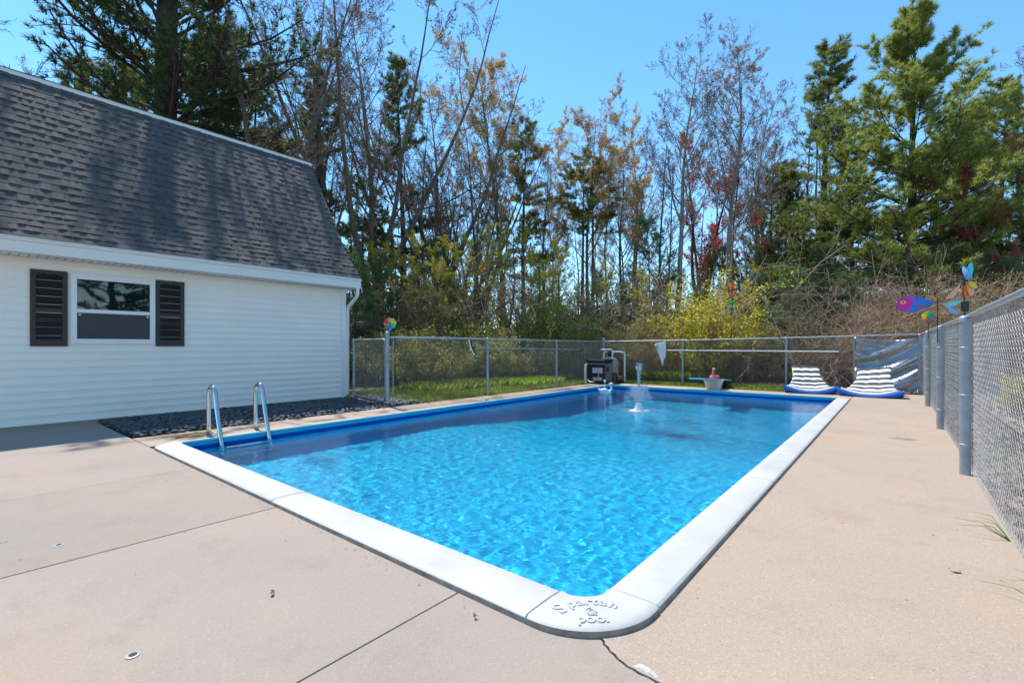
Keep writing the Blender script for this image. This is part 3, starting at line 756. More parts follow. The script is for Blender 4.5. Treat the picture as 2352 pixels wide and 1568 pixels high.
for (a, b, ex_) in ((P0, P1, 0.15), (P1, P2, SEXP)):
    o0, d, n, L = slope_frame(a, b)
    rows = int(round(L / ex_)); e = L / rows
    for i in range(rows):
        off = (i * 0.137) % SW
        y = HY0 + 0.01 - off + SW
        yl = ry(o0.x + d.x * (i + .5) * e)
        while y < yl:
            w = SW
            if y + SW > yl: w = yl - y
            if w < .06: break
            pos = o0 + d * (i * e) + n * (0.004)
            mt = Matrix(((0, d.x, n.x, pos.x), (1, d.y, n.y, y), (0, d.z, n.z, pos.z), (0, 0, 0, 1)))
            sc_ = Matrix.Diagonal((w / SW * .994, e / SEXP, 1, 1))
            c = Vector((pos.x, y + w / 2, pos.z))
            dist = (c - Vector((0, 0, 1.25))).length
            vis = 1.0 if c.y > 0.1 + 0.06 * (-c.x - 9.7) else 0.1
            pieces.append((vis / dist, mt @ sc_, rnd.randrange(14)))
            y += SW
pieces.sort(key=lambda p: -p[0])
hl = origin(house)
for k, (_, mt, v) in enumerate(pieces[:300]):
    o = put('shingle', vmesh[v], roof)
    o.matrix_local = Matrix.Translation(-hl) @ mt
mb = MB()
for _, mt, v in pieces[300:]:
    V, F = variants[v]
    mb.add([mt @ Vector(p) for p in V], F)
tag(mb.build('shingles', M['shingle'], roof), kind='stuff')
rk = [(P0[0] + .0, P0[1] - .05), (P0[0], P0[1]), P1, P2, (P2[0] - .06, P2[1] - .02), (P1[0] - .08, P1[1] - .05), (P0[0] - .09, P0[1] - .05)]; n = len(rk)
MB().add([(x, ry(x) - .004, z) for x, z in rk] + [(x, ry(x) + .012, z) for x, z in rk], [tuple(range(n)), tuple(range(2 * n - 1, n - 1, -1))] + [(i, n + i, n + (i + 1) % n, (i + 1) % n) for i in range(n)]).build('rake_trim', M['shutter'], roof)

# ------------------------------------------------------------------ river stone bed beside the building
bed = thing('stone_bed', None, None, (-9.2, 4.0, 0)); bed['kind'] = 'structure'
MB().box(HX + .01, -8.06, 1.74, 7.2, -.055, -.02).build('bed_base', M['soil'], bed)
def stone_variant(seed):
    r = random.Random(seed); mb = MB(); mb.ell((0, 0, 0), (1, .72, .42), 7, 5)
    vs = []
    for x, y, z in mb.v:
        f = 1 + .22 * math.sin(2.3 * x + seed) * math.cos(1.9 * y + seed * 2.1) + r.uniform(-.07, .07)
        vs.append((x * f, y * f, z * f))
    return vs, mb.f
sv = [stone_variant(i) for i in range(8)]
smesh = []
for V, F in sv:
    me = bpy.data.meshes.new('stone'); me.from_pydata(V, [], F); me.materials.append(M['stone']); me.polygons.foreach_set('use_smooth', [True] * len(F)); smesh.append(me)
st = []
r = random.Random(3)
for layer in range(2):
    x = HX + .05
    while x < -8.07:
        y = 1.76 + r.uniform(0, .06)
        while y < 6.9:
            s = r.uniform(.034, .062)
            xx, yy = x + r.uniform(-.03, .03), y + r.uniform(-.03, .03)
            if not (xx > -8.15 and yy > 6.0) and xx < -8.08:
                z = -.012 + layer * .03 + r.uniform(0, .02) - (0.02 if xx > -8.2 else 0)
                mt = Matrix.Translation((xx, yy, z)) @ Matrix.Rotation(r.uniform(0, 6.28), 4, 'Z') @ Matrix.Rotation(r.uniform(-.5, .5), 4, 'X') @ Matrix.Diagonal((s, s, s, 1))
                d = math.hypot(xx, yy)
                st.append(((layer + .01) / d * (1 + s * 4), mt, r.randrange(8)))
            y += .085 if layer else .19
        x += .075 if layer else .15
st.sort(key=lambda p: -p[0])
bl = origin(bed)
for _, mt, v in st[:300]:
    o = put('stone', smesh[v], bed); o.matrix_local = Matrix.Translation(-bl) @ mt
mb = MB()
for _, mt, v in st[300:]:
    V, F = sv[v]; mb.add([mt @ Vector(p) for p in V], F)
tag(mb.build('stones', M['stone_mass'], bed, True), kind='stuff')

# ------------------------------------------------------------------ chain link fences
def np_tubes(P, Rr, sides):
    """P (B,n,3), Rr (B,n) -> verts, quads"""
    B, n, _ = P.shape
    T = np.empty_like(P); T[:, 1:-1] = P[:, 2:] - P[:, :-2]; T[:, 0] = P[:, 1] - P[:, 0]; T[:, -1] = P[:, -1] - P[:, -2]
    T /= np.linalg.norm(T, axis=2, keepdims=True) + 1e-9
    ax = np.abs(P[:, -1] - P[:, 0]); ref = np.zeros((B, 3)); ref[np.arange(B), np.argmin(ax, axis=1)] = 1
    U = np.cross(T, ref[:, None, :]); U /= np.linalg.norm(U, axis=2, keepdims=True) + 1e-9
    W = np.cross(T, U)
    a = np.arange(sides) * 2 * PI / sides
    V = P[:, :, None, :] + Rr[:, :, None, None] * (np.cos(a)[None, None, :, None] * U[:, :, None, :] + np.sin(a)[None, None, :, None] * W[:, :, None, :])
    base = (np.arange(B) * n * sides)[:, None, None]
    i = (np.arange(n - 1) * sides)[None, :, None]; k = np.arange(sides)[None, None, :]; k2 = (k + 1) % sides
    F = np.stack([base + i + k, base + i + k2, base + i + sides + k2, base + i + sides + k], -1).reshape(-1, 4)
    return V.reshape(-1, 3), F

def link_mesh(p0, p1, z0a, z0b, z1a, z1b, r=0.0021, sides=4, W=0.080, round_=False):
    p0, p1 = np.array(p0), np.array(p1); L = np.linalg.norm(p1 - p0); u = (p1 - p0) / L; nrm = np.array([-u[1], u[0]])
    n = int(L / (W / 2)); h = min(z1a - z0a, z1b - z0b); m = int(max(z1a - z0a, z1b - z0b) / (W / 2)) + 1
    pts = []
    for j in range(m):
        zf = j / (m - 1)
        if round_:
            for dz, ov, off in ((-.007, .001, .004), (.0, .005, .0), (.007, .001, -.004)):
                pts.append((j % 2, zf, dz, ov, off))
        else:
            pts.append((j % 2, zf, 0, .003, .003 if j % 2 else -.003))
    par = np.array([q[0] for q in pts]); zf = np.array([q[1] for q in pts]); dz = np.array([q[2] for q in pts]); ov = np.array([q[3] for q in pts]); off = np.array([q[4] for q in pts])
    k = np.arange(n)[:, None]
    flip = (k % 2)
    side = (par[None, :] + flip) % 2                       # 0 = left bend, 1 = right bend
    s = k * W / 2 + side * (W / 2 + ov[None, :]) - (1 - side) * ov[None, :]
    o = np.where(side == 1, off[None, :], -off[None, :])
    t = s / L
    z = (z0a + (z0b - z0a) * t) * (1 - zf[None, :]) + (z1a + (z1b - z1a) * t) * zf[None, :] + dz[None, :]
    P = np.stack([p0[0] + u[0] * s + nrm[0] * o, p0[1] + u[1] * s + nrm[1] * o, z], -1)
    return np_tubes(P, np.full(P.shape[:2], r), sides)

def mesh_part(name, V, F, m, parent, kind=None):
    o0 = origin(parent); me = npmesh(name, V - np.array(o0), [F], m); o = put(name, me, parent)
    if kind: o['kind'] = kind
    return o

def post(parent, x, y, z1, r, cap=True):
    p = MB().tube([(x, y, -0.08), (x, y, z1)], r, 16).build('post', M['post'], parent, True)
    if cap: MB().lathe([(r + .006, -.05), (r + .006, 0.0), (r * .8, .02), (r * .3, .032), (.002, .034)], (x, y, z1), 16).build('post_cap', M['post'], p, True)
    return p

# fence at the left, behind the gate post, up to the far corner
FL = [(-8.29, 6.02, 1.44), (-8.17, 9.01, 1.44), (-8.22, 12.25, 1.42), (-8.22, 15.3, 1.42)]
f1 = thing('chain_link_fence', 'long chain link fence on the left bank running from the gate to the far corner', 'fence', (-8.29, 6.02, 0))
for i, (x, y, z) in enumerate(FL):
    post(f1, x, y, z + (.09 if i in (0, 3) else .0), .042 if i in (0, 3) else .033)
MB().tube([(x, y, z) for x, y, z in FL], 0.023, 10).build('top_rail', M['galv'], f1, True)
Vs, Fs = [], []; off = 0
for a, b in zip(FL[:-1], FL[1:]):
    V, F = link_mesh(a[:2], b[:2], .03, .03, a[2] - .01, b[2] - .01, r=.0019); Vs.append(V); Fs.append(F + off); off += len(V)
mesh_part('wire_mesh', np.concatenate(Vs), np.concatenate(Fs), M['wire'], f1)
MB().tube([(-8.285, 6.16, .03), (-8.285, 6.16, 1.40)], .008, 6).build('tension_bar', M['galv'], f1)
# gate between the building and the first post
g0, g1 = (-10.13, 6.40), (-8.40, 6.05)
gate = thing('chain_link_gate', 'rounded chain link gate between the white building and the fence', 'gate', (-9.3, 6.2, 0))
def corner_loop(a, b, z0, z1, rad=.11):
    pts = []
    L = math.dist(a, b); u = ((b[0] - a[0]) / L, (b[1] - a[1]) / L)
    def P(s, z): return (a[0] + u[0] * s, a[1] + u[1] * s, z)
    for cxx, czz, a0 in ((rad, z1 - rad, 180), (L - rad, z1 - rad, 90), (L - rad, z0 + rad, 0), (rad, z0 + rad, -90)):
        for k in range(6):
            an = R(a0 - 18 * k); pts.append(P(cxx + rad * math.cos(an), czz + rad * math.sin(an)))
    pts.append(pts[0]); return pts
MB().tube(corner_loop(g0, g1, .08, 1.40), .021, 8, cap=False).build('gate_frame', M['post'], gate, True)
V, F = link_mesh((g0[0] + .05, g0[1] - .01), (g1[0] - .04, g1[1] + .01), .11, .11, 1.37, 1.37, r=.0019); mesh_part('wire_mesh', V, F, M['wire'], gate)
for z in (.35, 1.1): MB().box(-8.40, -8.30, 6.02, 6.06, z - .02, z + .02).build('hinge', M['galv'], gate)
post(gate, -10.19, 6.43, 1.40, .03)
# far fence
FF = [(-8.22, 15.3, 1.42), (-5.57, 15.82, 1.45), (-2.58, 16.05, 1.50), (0.44, 16.28, 1.56)]
f2 = thing('chain_link_fence', 'chain link fence crossing behind the diving board and striped loungers', 'fence', (-2.58, 16.05, 0))
for i, (x, y, z) in enumerate(FF):
    if 0 < i < 3: post(f2, x, y, z, .036)
MB().tube([(x, y, z) for x, y, z in FF], 0.021, 10).build('top_rail', M['galv'], f2, True)
Vs, Fs = [], []; off = 0
for a, b in zip(FF[:-1], FF[1:]):
    V, F = link_mesh(a[:2], b[:2], .02, .02, a[2] - .01, b[2] - .01, r=.0018); Vs.append(V); Fs.append(F + off); off += len(V)
mesh_part('wire_mesh', np.concatenate(Vs), np.concatenate(Fs), M['wire'], f2)
# right fence, close to the camera
FR = [(0.525, 1.4, 1.56), (0.52, 3.0, 1.56), (0.505, 6.354, 1.545), (0.49, 9.62, 1.56), (0.475, 13.09, 1.57), (0.44, 16.28, 1.575)]
f3 = thing('chain_link_fence', 'close chain link fence running along the right side of the deck', 'fence', (0.505, 6.354, 0))
for i, (x, y, z) in enumerate(FR):
    if i == 0: continue
    p = post(f3, x, y, z - .015, .042, cap=False)
    MB().lathe([(.046, -.045), (.047, 0.0), (.040, .012), (.026, .022), (.002, .026)], (x, y, z - .02), 16).build('post_cap', M['post'], p, True)
    for zz in (.30, .78, 1.24):
        MB().lathe([(.0435, -.003), (.0462, 0), (.0435, .003)], (x, y, zz), 16).build('tie_wire', M['wire'], p, True)
rail = [(x + .034, y, z) for x, y, z in FR]
MB().tube(rail, 0.0225, 12).build('top_rail', M['galv'], f3, True)
Vs, Fs = [], []; off = 0
for i, (a, b) in enumerate(zip(FR[:-1], FR[1:])):
    V, F = link_mesh((a[0] + .055, a[1]), (b[0] + .055, b[1]), .015, .015, a[2] + .005, b[2] + .005, r=.0016 if i < 3 else .0012, sides=4, W=.088, round_=i < 2)
    Vs.append(V); Fs.append(F + off); off += len(V)
mesh_part('wire_mesh', np.concatenate(Vs), np.concatenate(Fs), M['wire'], f3)
for y in (3.6, 4.5, 5.4, 7.3, 8.3, 10.6, 11.7):
    x = .552
    MB().tube([(x - .02, y, 1.585), (x - .028, y + .005, 1.555), (x, y + .03, 1.50), (x + .01, y + .05, 1.46)], .0022, 5).build('rail_tie', M['wire'], f3)

# ------------------------------------------------------------------ pool ladder
lad = thing('pool_ladder', 'stainless steel pool ladder with two looped handrails', 'ladder', (-7.65, 2.82, 0))
for y in (2.50, 3.135):
    pts = [(-7.655, y, -.02), (-7.655, y, .30), (-7.655, y, .52)]
    for k in range(1, 10):
        a = R(180 - 18 * k); pts.append((-7.530 + .125 * math.cos(a), y, .545 + .135 * math.sin(a)))
    pts += [(-7.385, y, .47), (-7.31, y, .25), (-7.235, y, .05), (-7.17, y, -.14), (-7.14, y, -.30), (-7.135, y, -.60), (-7.135, y, -.98)]
    h = MB().tube(pts, .031, 14).build('handrail', M['steel'], lad, True)
    h.cycles.is_caustics_receiver = True
    MB().lathe([(.062, 0), (.062, .006), (.045, .016), (.028, .020)], (-7.655, y, .002), 20).build('base_plate', M['steel'], h, True)
for z in (-.24, -.52, -.80):
    t = MB().box(-7.17, -7.07, 2.53, 3.105, z - .018, z + .012).build('tread', M['white_plastic'], lad, bevel=.008)
    t.cycles.is_caustics_receiver = True
# rolled cloth on the edge
o = thing('rolled_cloth', 'rumpled tan rolled cloth lying beside the ladder foot', 'cloth', (-7.55, 2.2, 0))
pts = [(-7.60 + .01 * math.sin(k * 1.9), 2.02 + .052 * k, .03 + .006 * math.sin(k * 2.3)) for k in range(10)]
MB().tube(pts, [.010, .024, .030, .030, .026, .030, .024, .018, .022, .010], 9).build('roll', M['tan_cloth'], o, True)
MB().tube([(-7.50 + .008 * math.sin(k * 2.1), 2.20 + .045 * k, .022 + .004 * math.cos(k)) for k in range(6)], [.008, .02, .018, .022, .016, .006], 8).build('loose_end', M['tan_cloth'], o, True)

# ------------------------------------------------------------------ floating fountain
fo = thing('floating_fountain', 'white floating fountain spraying water in the deep end', 'fountain', (FX, FY, WL))
MB().prism([(FX + .20 * math.cos(R(a)) * (1.16 if a % 90 == 45 else 1.0), FY + .20 * math.sin(R(a)) * (1.16 if a % 90 == 45 else 1.0)) for a in range(0, 360, 15)], WL - .03, WL + .028).build('float', M['white_plastic'], fo, True, bevel=.01)
MB().lathe([(.105, .028), (.105, .055), (.085, .06), (.09, .085), (.075, .09), (.08, .12), (.066, .125), (.068, .165), (.05, .175), (.02, .19)], (FX, FY, WL), 20).build('nozzle_tower', M['white_plastic'], fo, True)
dv, df = [], []
ico_v = [(0, 0, 1), (.9, 0, 0), (0, .9, 0), (-.9, 0, 0), (0, -.9, 0), (0, 0, -1)]
ico_f = [(0, 1, 2), (0, 2, 3), (0, 3, 4), (0, 4, 1), (5, 2, 1), (5, 3, 2), (5, 4, 3), (5, 1, 4)]
rd = random.Random(4)
mb = MB()
def drop(x, y, z, s, st_=1.0): mb.add([(x + a * s, y + b * s, z + c * s * st_) for a, b, c in ico_v], ico_f)
zt = WL + .19
for k in range(700):                                        # tall central jet, thick at its falling head
    t = rd.random() ** 0.8; w = .012 + .05 * max(0, t - .55)
    drop(FX + rd.gauss(0, w), FY + rd.gauss(0, w), zt + t * .80 + rd.uniform(-.02, .02), rd.uniform(.004, .010), 1.7)
for k in range(1900):                                       # two tiers of arching jets
    a = rd.random() * 6.283; tier = rd.random() < .65
    v0, vr = ((2.6, .38) if tier else (2.0, .62)); v0 *= rd.uniform(.82, 1.06)
    T = 2 * v0 / 9.8; t = rd.random() * T
    rr_ = .05 + vr * t * rd.uniform(.75, 1.3); z = zt + v0 * t - 4.9 * t * t
    
    drop(FX + rr_ * math.cos(a) + rd.gauss(0, .012), FY + rr_ * math.sin(a) + rd.gauss(0, .012), max(WL + .012, z), rd.uniform(.0035, .009), 1.5)
for k in range(700):
    a = rd.random() * 6.283; q = .2 + abs(rd.gauss(0, .22))
    drop(FX + q * math.cos(a), FY + q * math.sin(a), WL + abs(rd.gauss(.01, .03)), rd.uniform(.0035, .008))
tag(mb.build('water_spray', M['drop'], fo, True), kind='stuff')

# ------------------------------------------------------------------ floating swan
sx_, sy_ = -6.45, 12.1
sw = thing('swan_float', 'white swan shaped chlorine float near the far left corner', 'float', (sx_, sy_, WL))
ang = R(30); ca, sa = math.cos(ang), math.sin(ang)
def SP(x, y, z): return (sx_ + x * ca - y * sa, sy_ + x * sa + y * ca, WL + z)
b = MB(); b.ell((sx_, sy_, WL + .04), (.17, .11, .085), 18, 10, ang); b.tube([SP(-.13, 0, .08), SP(-.19, 0, .13), SP(-.215, 0, .17)], [.05, .03, .006], 8)
b.build('body', M['white_plastic'], sw, True)
for s in (-1, 1):
    w_ = MB(); w_.ell(SP(-.03, s * .085, .09), (.115, .03, .06), 14, 8, ang); w_.build('wing', M['white_plastic'], sw, True)
n_ = MB(); n_.tube([SP(.11, 0, .06), SP(.165, 0, .12), (SP(.165, 0, .19)), SP(.13, 0, .245), SP(.135, 0, .285), SP(.17, 0, .30)], [.05, .036, .03, .028, .03, .026], 10); n_.ell(SP(.175, 0, .29), (.042, .034, .032), 12, 8, ang); n_.build('neck_and_head', M['white_plastic'], sw, True)
MB().tube([SP(.205, 0, .288), SP(.25, 0, .272)], [.014, .004], 6).build('beak', M['orange'], sw, True)
MB().tube([SP(-.02, 0, .12), SP(-.02, 0, .33)], .012, 8).build('stem', M['white_plastic'], sw)
MB().ell(SP(-.02, 0, .36), (.034, .034, .038)).build('knob', M['white_plastic'], sw, True)

# ------------------------------------------------------------------ diving board and flamingo
db = thing('diving_board', 'short pale blue diving board on a white stand at the far end', 'diving board', (-4.15, 14.5, 0))
def bz(y): return .405 - (y - 12.95) * .068
mbb = MB()
prof = [12.95, 13.0, 13.6, 14.2, 14.9, 15.45, 15.5]
vs = []
for i, y in enumerate(prof):
    w = .225 - (.02 if i in (0, len(prof) - 1) else 0); z = bz(y); x = -4.175
    vs += [(x - w, y, z), (x + w, y, z), (x + w + .004, y, z - .028), (x + w - .02, y, z - .05), (x - w + .02, y, z - .05), (x - w - .004, y, z - .028)]
fs = [(i * 6 + k, i * 6 + (k + 1) % 6, (i + 1) * 6 + (k + 1) % 6, (i + 1) * 6 + k) for i in range(len(prof) - 1) for k in range(6)] + [tuple(range(5, -1, -1)), tuple(len(prof) * 6 - 6 + k for k in range(6))]
mbb.add(vs, fs).build('board', M['board'], db, bevel=.006)
st_ = MB(); n = 20
lev = [(.0, .20, .17), (.06, .205, .175), (.18, .235, .20), (.26, .265, .22), (.285, .27, .225)]
vs = [(-4.175 + a * math.copysign(abs(math.cos(2 * PI * k / n)) ** .6, math.cos(2 * PI * k / n)), 14.42 + b_ * math.copysign(abs(math.sin(2 * PI * k / n)) ** .6, math.sin(2 * PI * k / n)), z) for z, a, b_ in lev for k in range(n)]
fs = [(i * n + k, i * n + (k + 1) % n, (i + 1) * n + (k + 1) % n, (i + 1) * n + k) for i in range(len(lev) - 1) for k in range(n)] + [tuple(range(n - 1, -1, -1)), tuple((len(lev) - 1) * n + k for k in range(n))]
st_.add(vs, fs).build('stand', M['board_base'], db, True)
MB().box(-4.40, -3.95, 15.05, 15.35, .0, .205).build('rear_anchor', M['black_plastic'], db, bevel=.01)
fx, fy = -4.03, 14.0; fz = bz(fy)
fl = thing('flamingo_float', 'pink inflatable flamingo standing on the diving board', 'float', (fx, fy, fz))
b = MB()
ringp = [(fx + .088 * math.cos(R(a)), fy + .088 * math.sin(R(a)), fz + .048) for a in range(0, 361, 20)]
b.tube(ringp, .048, 10, cap=False); b.build('ring_body', M['pink'], fl, True)
b = MB(); b.ell((fx, fy, fz + .03), (.08, .08, .025)); b.build('base_disc', M['pale_pink'], fl, True)
MB().tube([(fx - .01, fy - .088, fz + .06), (fx - .015, fy - .095, fz + .14), (fx - .012, fy - .085, fz + .21), (fx - .005, fy - .08, fz + .255), (fx + .01, fy - .085, fz + .275)], [.040, .033, .028, .030, .034], 10).build('neck', M['pink'], fl, True)
MB().ell((fx + .005, fy - .09, fz + .275), (.037, .042, .036)).build('head', M['pale_pink'], fl, True)
MB().tube([(fx + .01, fy - .125, fz + .27), (fx + .012, fy - .155, fz + .245), (fx + .012, fy - .155, fz + .225)], [.016, .012, .004], 8).build('beak', M['black_plastic'], fl, True)

# ------------------------------------------------------------------ striped loungers
def lounger(name, label, x, y, rot, tilt, width):
    t = thing(name, label, 'pool lounger', (x, y, 0), 'striped pool loungers')
    nu, nv = 40, 28
    def top(u, v):
        yy = 1.02 * u ** 1.0; z = .10 + .02 * u + .80 * max(0, u - .24) ** 1.2 + tilt * v * u
        w = width * (1.0 - .40 * min(1, max(0, (u - .12) / .6)) ** .9)
        z += .12 * abs(v) ** 2.2 * max(0, 1 - u * 1.7)
        front = -.10 * (1 - v * v) * max(0, 1 - u * 3)
        q = abs(math.sin(PI * 3 * (v + 1) / 2)) ** .5 * abs(math.sin(PI * 4 * u)) ** .35
        z += .022 * q - .01
        return (v * w, yy + front, z)
    V = [top(i / nu, -1 + 2 * j / nv) for i in range(nu + 1) for j in range(nv + 1)]
    T = [i / nu for i in range(nu + 1) for j in range(nv + 1)]
    n1 = len(V)
    V2 = []
    for i in range(nu + 1):
        for j in range(nv + 1):
            a = V[i * (nv + 1) + j]; V2.append((a[0] * .98, a[1] + .03, a[2] - .075))
    F = []
    def q(i, j, o): return o + i * (nv + 1) + j
    for i in range(nu):
        for j in range(nv):
            F.append((q(i, j, 0), q(i, j + 1, 0), q(i + 1, j + 1, 0), q(i + 1, j, 0))); F.append((q(i, j, n1), q(i + 1, j, n1), q(i + 1, j + 1, n1), q(i, j + 1, n1)))
    for i in range(nu):
        F.append((q(i, 0, 0), q(i + 1, 0, 0), q(i + 1, 0, n1), q(i, 0, n1))); F.append((q(i, nv, 0), q(i, nv, n1), q(i + 1, nv, n1), q(i + 1, nv, 0)))
    for j in range(nv):
        F.append((q(0, j, 0), q(0, j, n1), q(0, j + 1, n1), q(0, j + 1, 0))); F.append((q(nu, j, 0), q(nu, j + 1, 0), q(nu, j + 1, n1), q(nu, j, n1)))
    me = npmesh('cushion', np.array(V + V2), [np.array(F)], M['stripe'], tint=T + T)
    put('cushion', me, t)
    for s in (0, nv):
        mb_ = MB(); mb_.tube([(V[i * (nv + 1) + s][0], V[i * (nv + 1) + s][1], V[i * (nv + 1) + s][2] - .03) for i in range(0, nu + 1, 2)], .009, 6)
        me = bpy.data.meshes.new('piping'); me.from_pydata(mb_.v, [], mb_.f); me.materials.append(M['lime']); put('piping', me, t)
    # blue vinyl hull below: a crescent with raised ends
    V, F = [], []
    ns_ = 24
    for j in range(ns_ + 1):
        v = -1 + 2 * j / ns_; e = abs(v) ** 2.2
        w = width * (1.13 * v)
        zt_ = .04 + .16 * e; zb_ = .0 + .05 * abs(v) ** 5; yf = -.14 * (1 - v * v) - .02; yb = .62 - .18 * e
        for yy, z in ((yf + .03, zb_), (yf - .03, (zb_ + zt_) / 2), (yf, zt_), (yf + .10, zt_ + .012), (yb * .7, zt_ * .9), (yb, (zb_ + zt_) / 2), (yb - .05, zb_)):
            V.append((w, yy, z))
    for j in range(ns_):
        for k in range(7): F.append((j * 7 + k, j * 7 + (k + 1) % 7, (j + 1) * 7 + (k + 1) % 7, (j + 1) * 7 + k))
    F = [f for f in F]; me = npmesh('hull', np.array(V), [np.array(F)], M['blue_vinyl']); h = put('hull', me, t)
    for e_ in (V[:7][::-1], V[-7:]):
        me2 = bpy.data.meshes.new('hull_end'); me2.from_pydata(e_, [], [tuple(range(7))]); me2.materials.append(M['blue_vinyl']); put('hull_end', me2, h)
    t.rotation_euler = (0, 0, rot)
    return t
lounger('pool_lounger', 'striped pool lounger on a blue base, the left of the two, slightly lower', -1.80, 14.72, R(14), 0.0, .54)
lounger('pool_lounger', 'striped pool lounger on a blue base, the right one nearest the fence corner', -0.55, 14.55, R(-4), .05, .58)

# ------------------------------------------------------------------ heater, filter and plumbing
HXa, HXb, HYa, HYb = -8.02, -7.36, 13.95, 14.5
HXa -= .10; HXb -= .10
eq = thing('pool_heater', 'dark boxy pool heater cabinet in the far left corner', 'heater', ((HXa + HXb) / 2, HYa, 0))
MB().box(HXa, HXb, HYa, HYb, .03, .76).build('cabinet', M['heater'], eq, bevel=.012)
MB().box(HXa - .02, HXb + .02, HYa - .02, HYb + .02, .7605, .815).build('lid', M['heater'], eq, bevel=.01)
vt = MB()
for k in range(8): vt.box(HXa + .05 + k * .074, HXa + .10 + k * .074, HYa - .024, HYa - .0205, .780, .798)
vt.build('vent_slots', M['label'], eq)
MB().box(HXa - .004, HXb + .004, HYa - .012, HYa - .0005, .655, .675).build('seam_trim', M['galv'], eq)
MB().box(HXa + .20, HXb - .08, HYa - .006, HYa - .0005, .36, .54).build('warning_label', M['label'], eq)
MB().box(HXa + .22, HXb - .10, HYa - .006, HYa - .0005, .12, .22).build('rating_plate', M['label'], eq)
MB().box(HXb + .0005, HXb + .012, HYa + .04, HYb - .04, .08, .68).build('side_panel', M['heater_side'], eq)
MB().box(HXb + .0125, HXb + .016, HYa + .08, HYa + .24, .42, .56).build('control_window', M['black_plastic'], eq)
MB().tube([(HXa + .02, HYa - .03, .16), (HXa + .15, HYa - .10, .06), (HXa + .30, HYa - .10, .07), (HXa + .44, HYa - .06, .22), (HXa + .47, HYa - .02, .40)], .012, 8).build('hose', M['galv'], eq, True)
for dx, dy in ((-.10, .12), (-.20, .22)):
    MB().tube([(HXa - .01, HYa + dy, .62 - dx * .2), (HXa + dx, HYa + dy, .62), (HXa + dx - .01, HYa + dy, .3), (HXa + dx, HYa + dy, -.02)], .03, 10).build('inlet_pipe', M['pvc'], eq, True)
tk = thing('sand_filter', 'beige domed sand filter tank with white pipes behind the heater', 'filter', (-7.52, 14.95, 0))
TX, TY = -7.80, 15.0
MB().lathe([(.25, 0), (.27, .04), (.285, .10), (.285, .50), (.27, .54)], (TX, TY, .08), 26).build('tank', M['tank'], tk, True)
MB().lathe([(.292, .0), (.285, .06), (.25, .15), (.19, .22), (.09, .265), (.02, .27)], (TX, TY, .625), 26).build('dome', M['tank_top'], tk, True)
MB().lathe([(.07, 0), (.085, .02), (.085, .12), (.06, .15), (.06, .19), (.02, .20)], (TX, TY, .87), 14).build('valve', M['black_plastic'], tk, True)
MB().lathe([(.22, 0), (.22, .08)], (TX, TY, 0.0), 18).build('foot', M['black_plastic'], tk, True)
def pipe(pts, r=.028): return MB().tube(pts, r, 10).build('pipe', M['pvc'], tk, True)
pipe([(TX - .30, TY - .15, 1.13), (TX - .02, TY - .15, 1.135), (TX + .12, TY - .15, 1.13), (TX + .15, TY - .15, 1.09), (TX + .15, TY - .17, .5), (TX + .15, TY - .22, .42)])
pipe([(TX - .09, TY - .09, 1.06), (TX - .15, TY - .13, 1.06), (TX - .17, TY - .15, 1.0), (TX - .17, TY - .17, .80)])
pipe([(TX + .06, TY + .02, 1.05), (TX + .30, TY + .10, 1.06), (TX + .46, TY + .12, 1.03), (TX + .48, TY + .12, .95), (TX + .48, TY + .12, -.02)])
pm = thing('pool_pump', 'small orange and black pool pump between the heater and a white pipe', 'pump', (-7.33, 14.72, 0))
MB().tube([(-7.33, 14.62, .17), (-7.33, 14.86, .17)], .085, 14).build('motor', M['rust'], pm, True)
MB().lathe([(.10, 0), (.105, .22), (.09, .26), (.09, .36), (.04, .38)], (-7.43, 14.55, .0), 16).build('strainer_pot', M['black_plastic'], pm, True)
MB().box(-7.42, -7.24, 14.60, 14.88, 0, .084).build('base', M['black_plastic'], pm)

# ------------------------------------------------------------------ pole tools on the fences
br = thing('pool_brush', 'curved pool brush on a long pole hung on the left fence', 'brush', (-8.09, 8.4, 1.2))
MB().tube([(-8.085, 8.42, 1.215), (-8.12, 13.45, 1.14)], .014, 8).build('pole', M['galv'], br, True)
pts = [(-8.07, 8.345 - .10 * s - .05 * (1 - s * s), 1.215 + .185 * s) for s in [k / 5 - 1 for k in range(11)]]
MB().tube(pts, .018, 8).build('bristle_edge', M['white_plastic'], br, True)
MB().tube([(x + .004, y + .034, z) for x, y, z in pts], .027, 8).build('brush_back', M['shutter'], br, True)
MB().tube([(-8.083, 8.36, 1.217), (-8.084, 8.44, 1.216)], .02, 8).build('handle_socket', M['black_plastic'], br, True)
nt_ = thing('skimmer_net', 'white leaf skimmer net on a long pole hung along the far fence', 'net', (-6.1, 15.62, 1.1))
MB().tube([(-6.05, 15.63, 1.115), (-1.28, 16.02, 1.10)], .017, 8).build('pole', M['pvc'], nt_, True)
MB().tube([(-6.10, 15.63, 1.42), (-6.09, 15.62, 1.1), (-6.10, 15.60, .86)], .028, 8).build('frame_bar', M['white_plastic'], nt_, True)
V, F = [], []
for i in range(13):
    for j in range(9):
        u, v = i / 12, j / 8
        V.append((-6.11 - .36 * u * (1 - .55 * max(0, v - .3)) + .18 * u * v, 15.62 - .16 * math.sin(PI * u) * (1 - .5 * v) - .03 * math.sin(7 * v + 4 * u), 1.40 - .30 * u * 0 - (.80 * v) * (1 - .35 * abs(u - .45) * 2) - .10 * u))
for i in range(12):
    for j in range(8): F.append((i * 9 + j, i * 9 + j + 1, (i + 1) * 9 + j + 1, (i + 1) * 9 + j))
o = mbx = MB().add(V, F).build('net_bag', M['net'], nt_, True)
sm = o.modifiers.new('thick', 'SOLIDIFY'); sm.thickness = .004

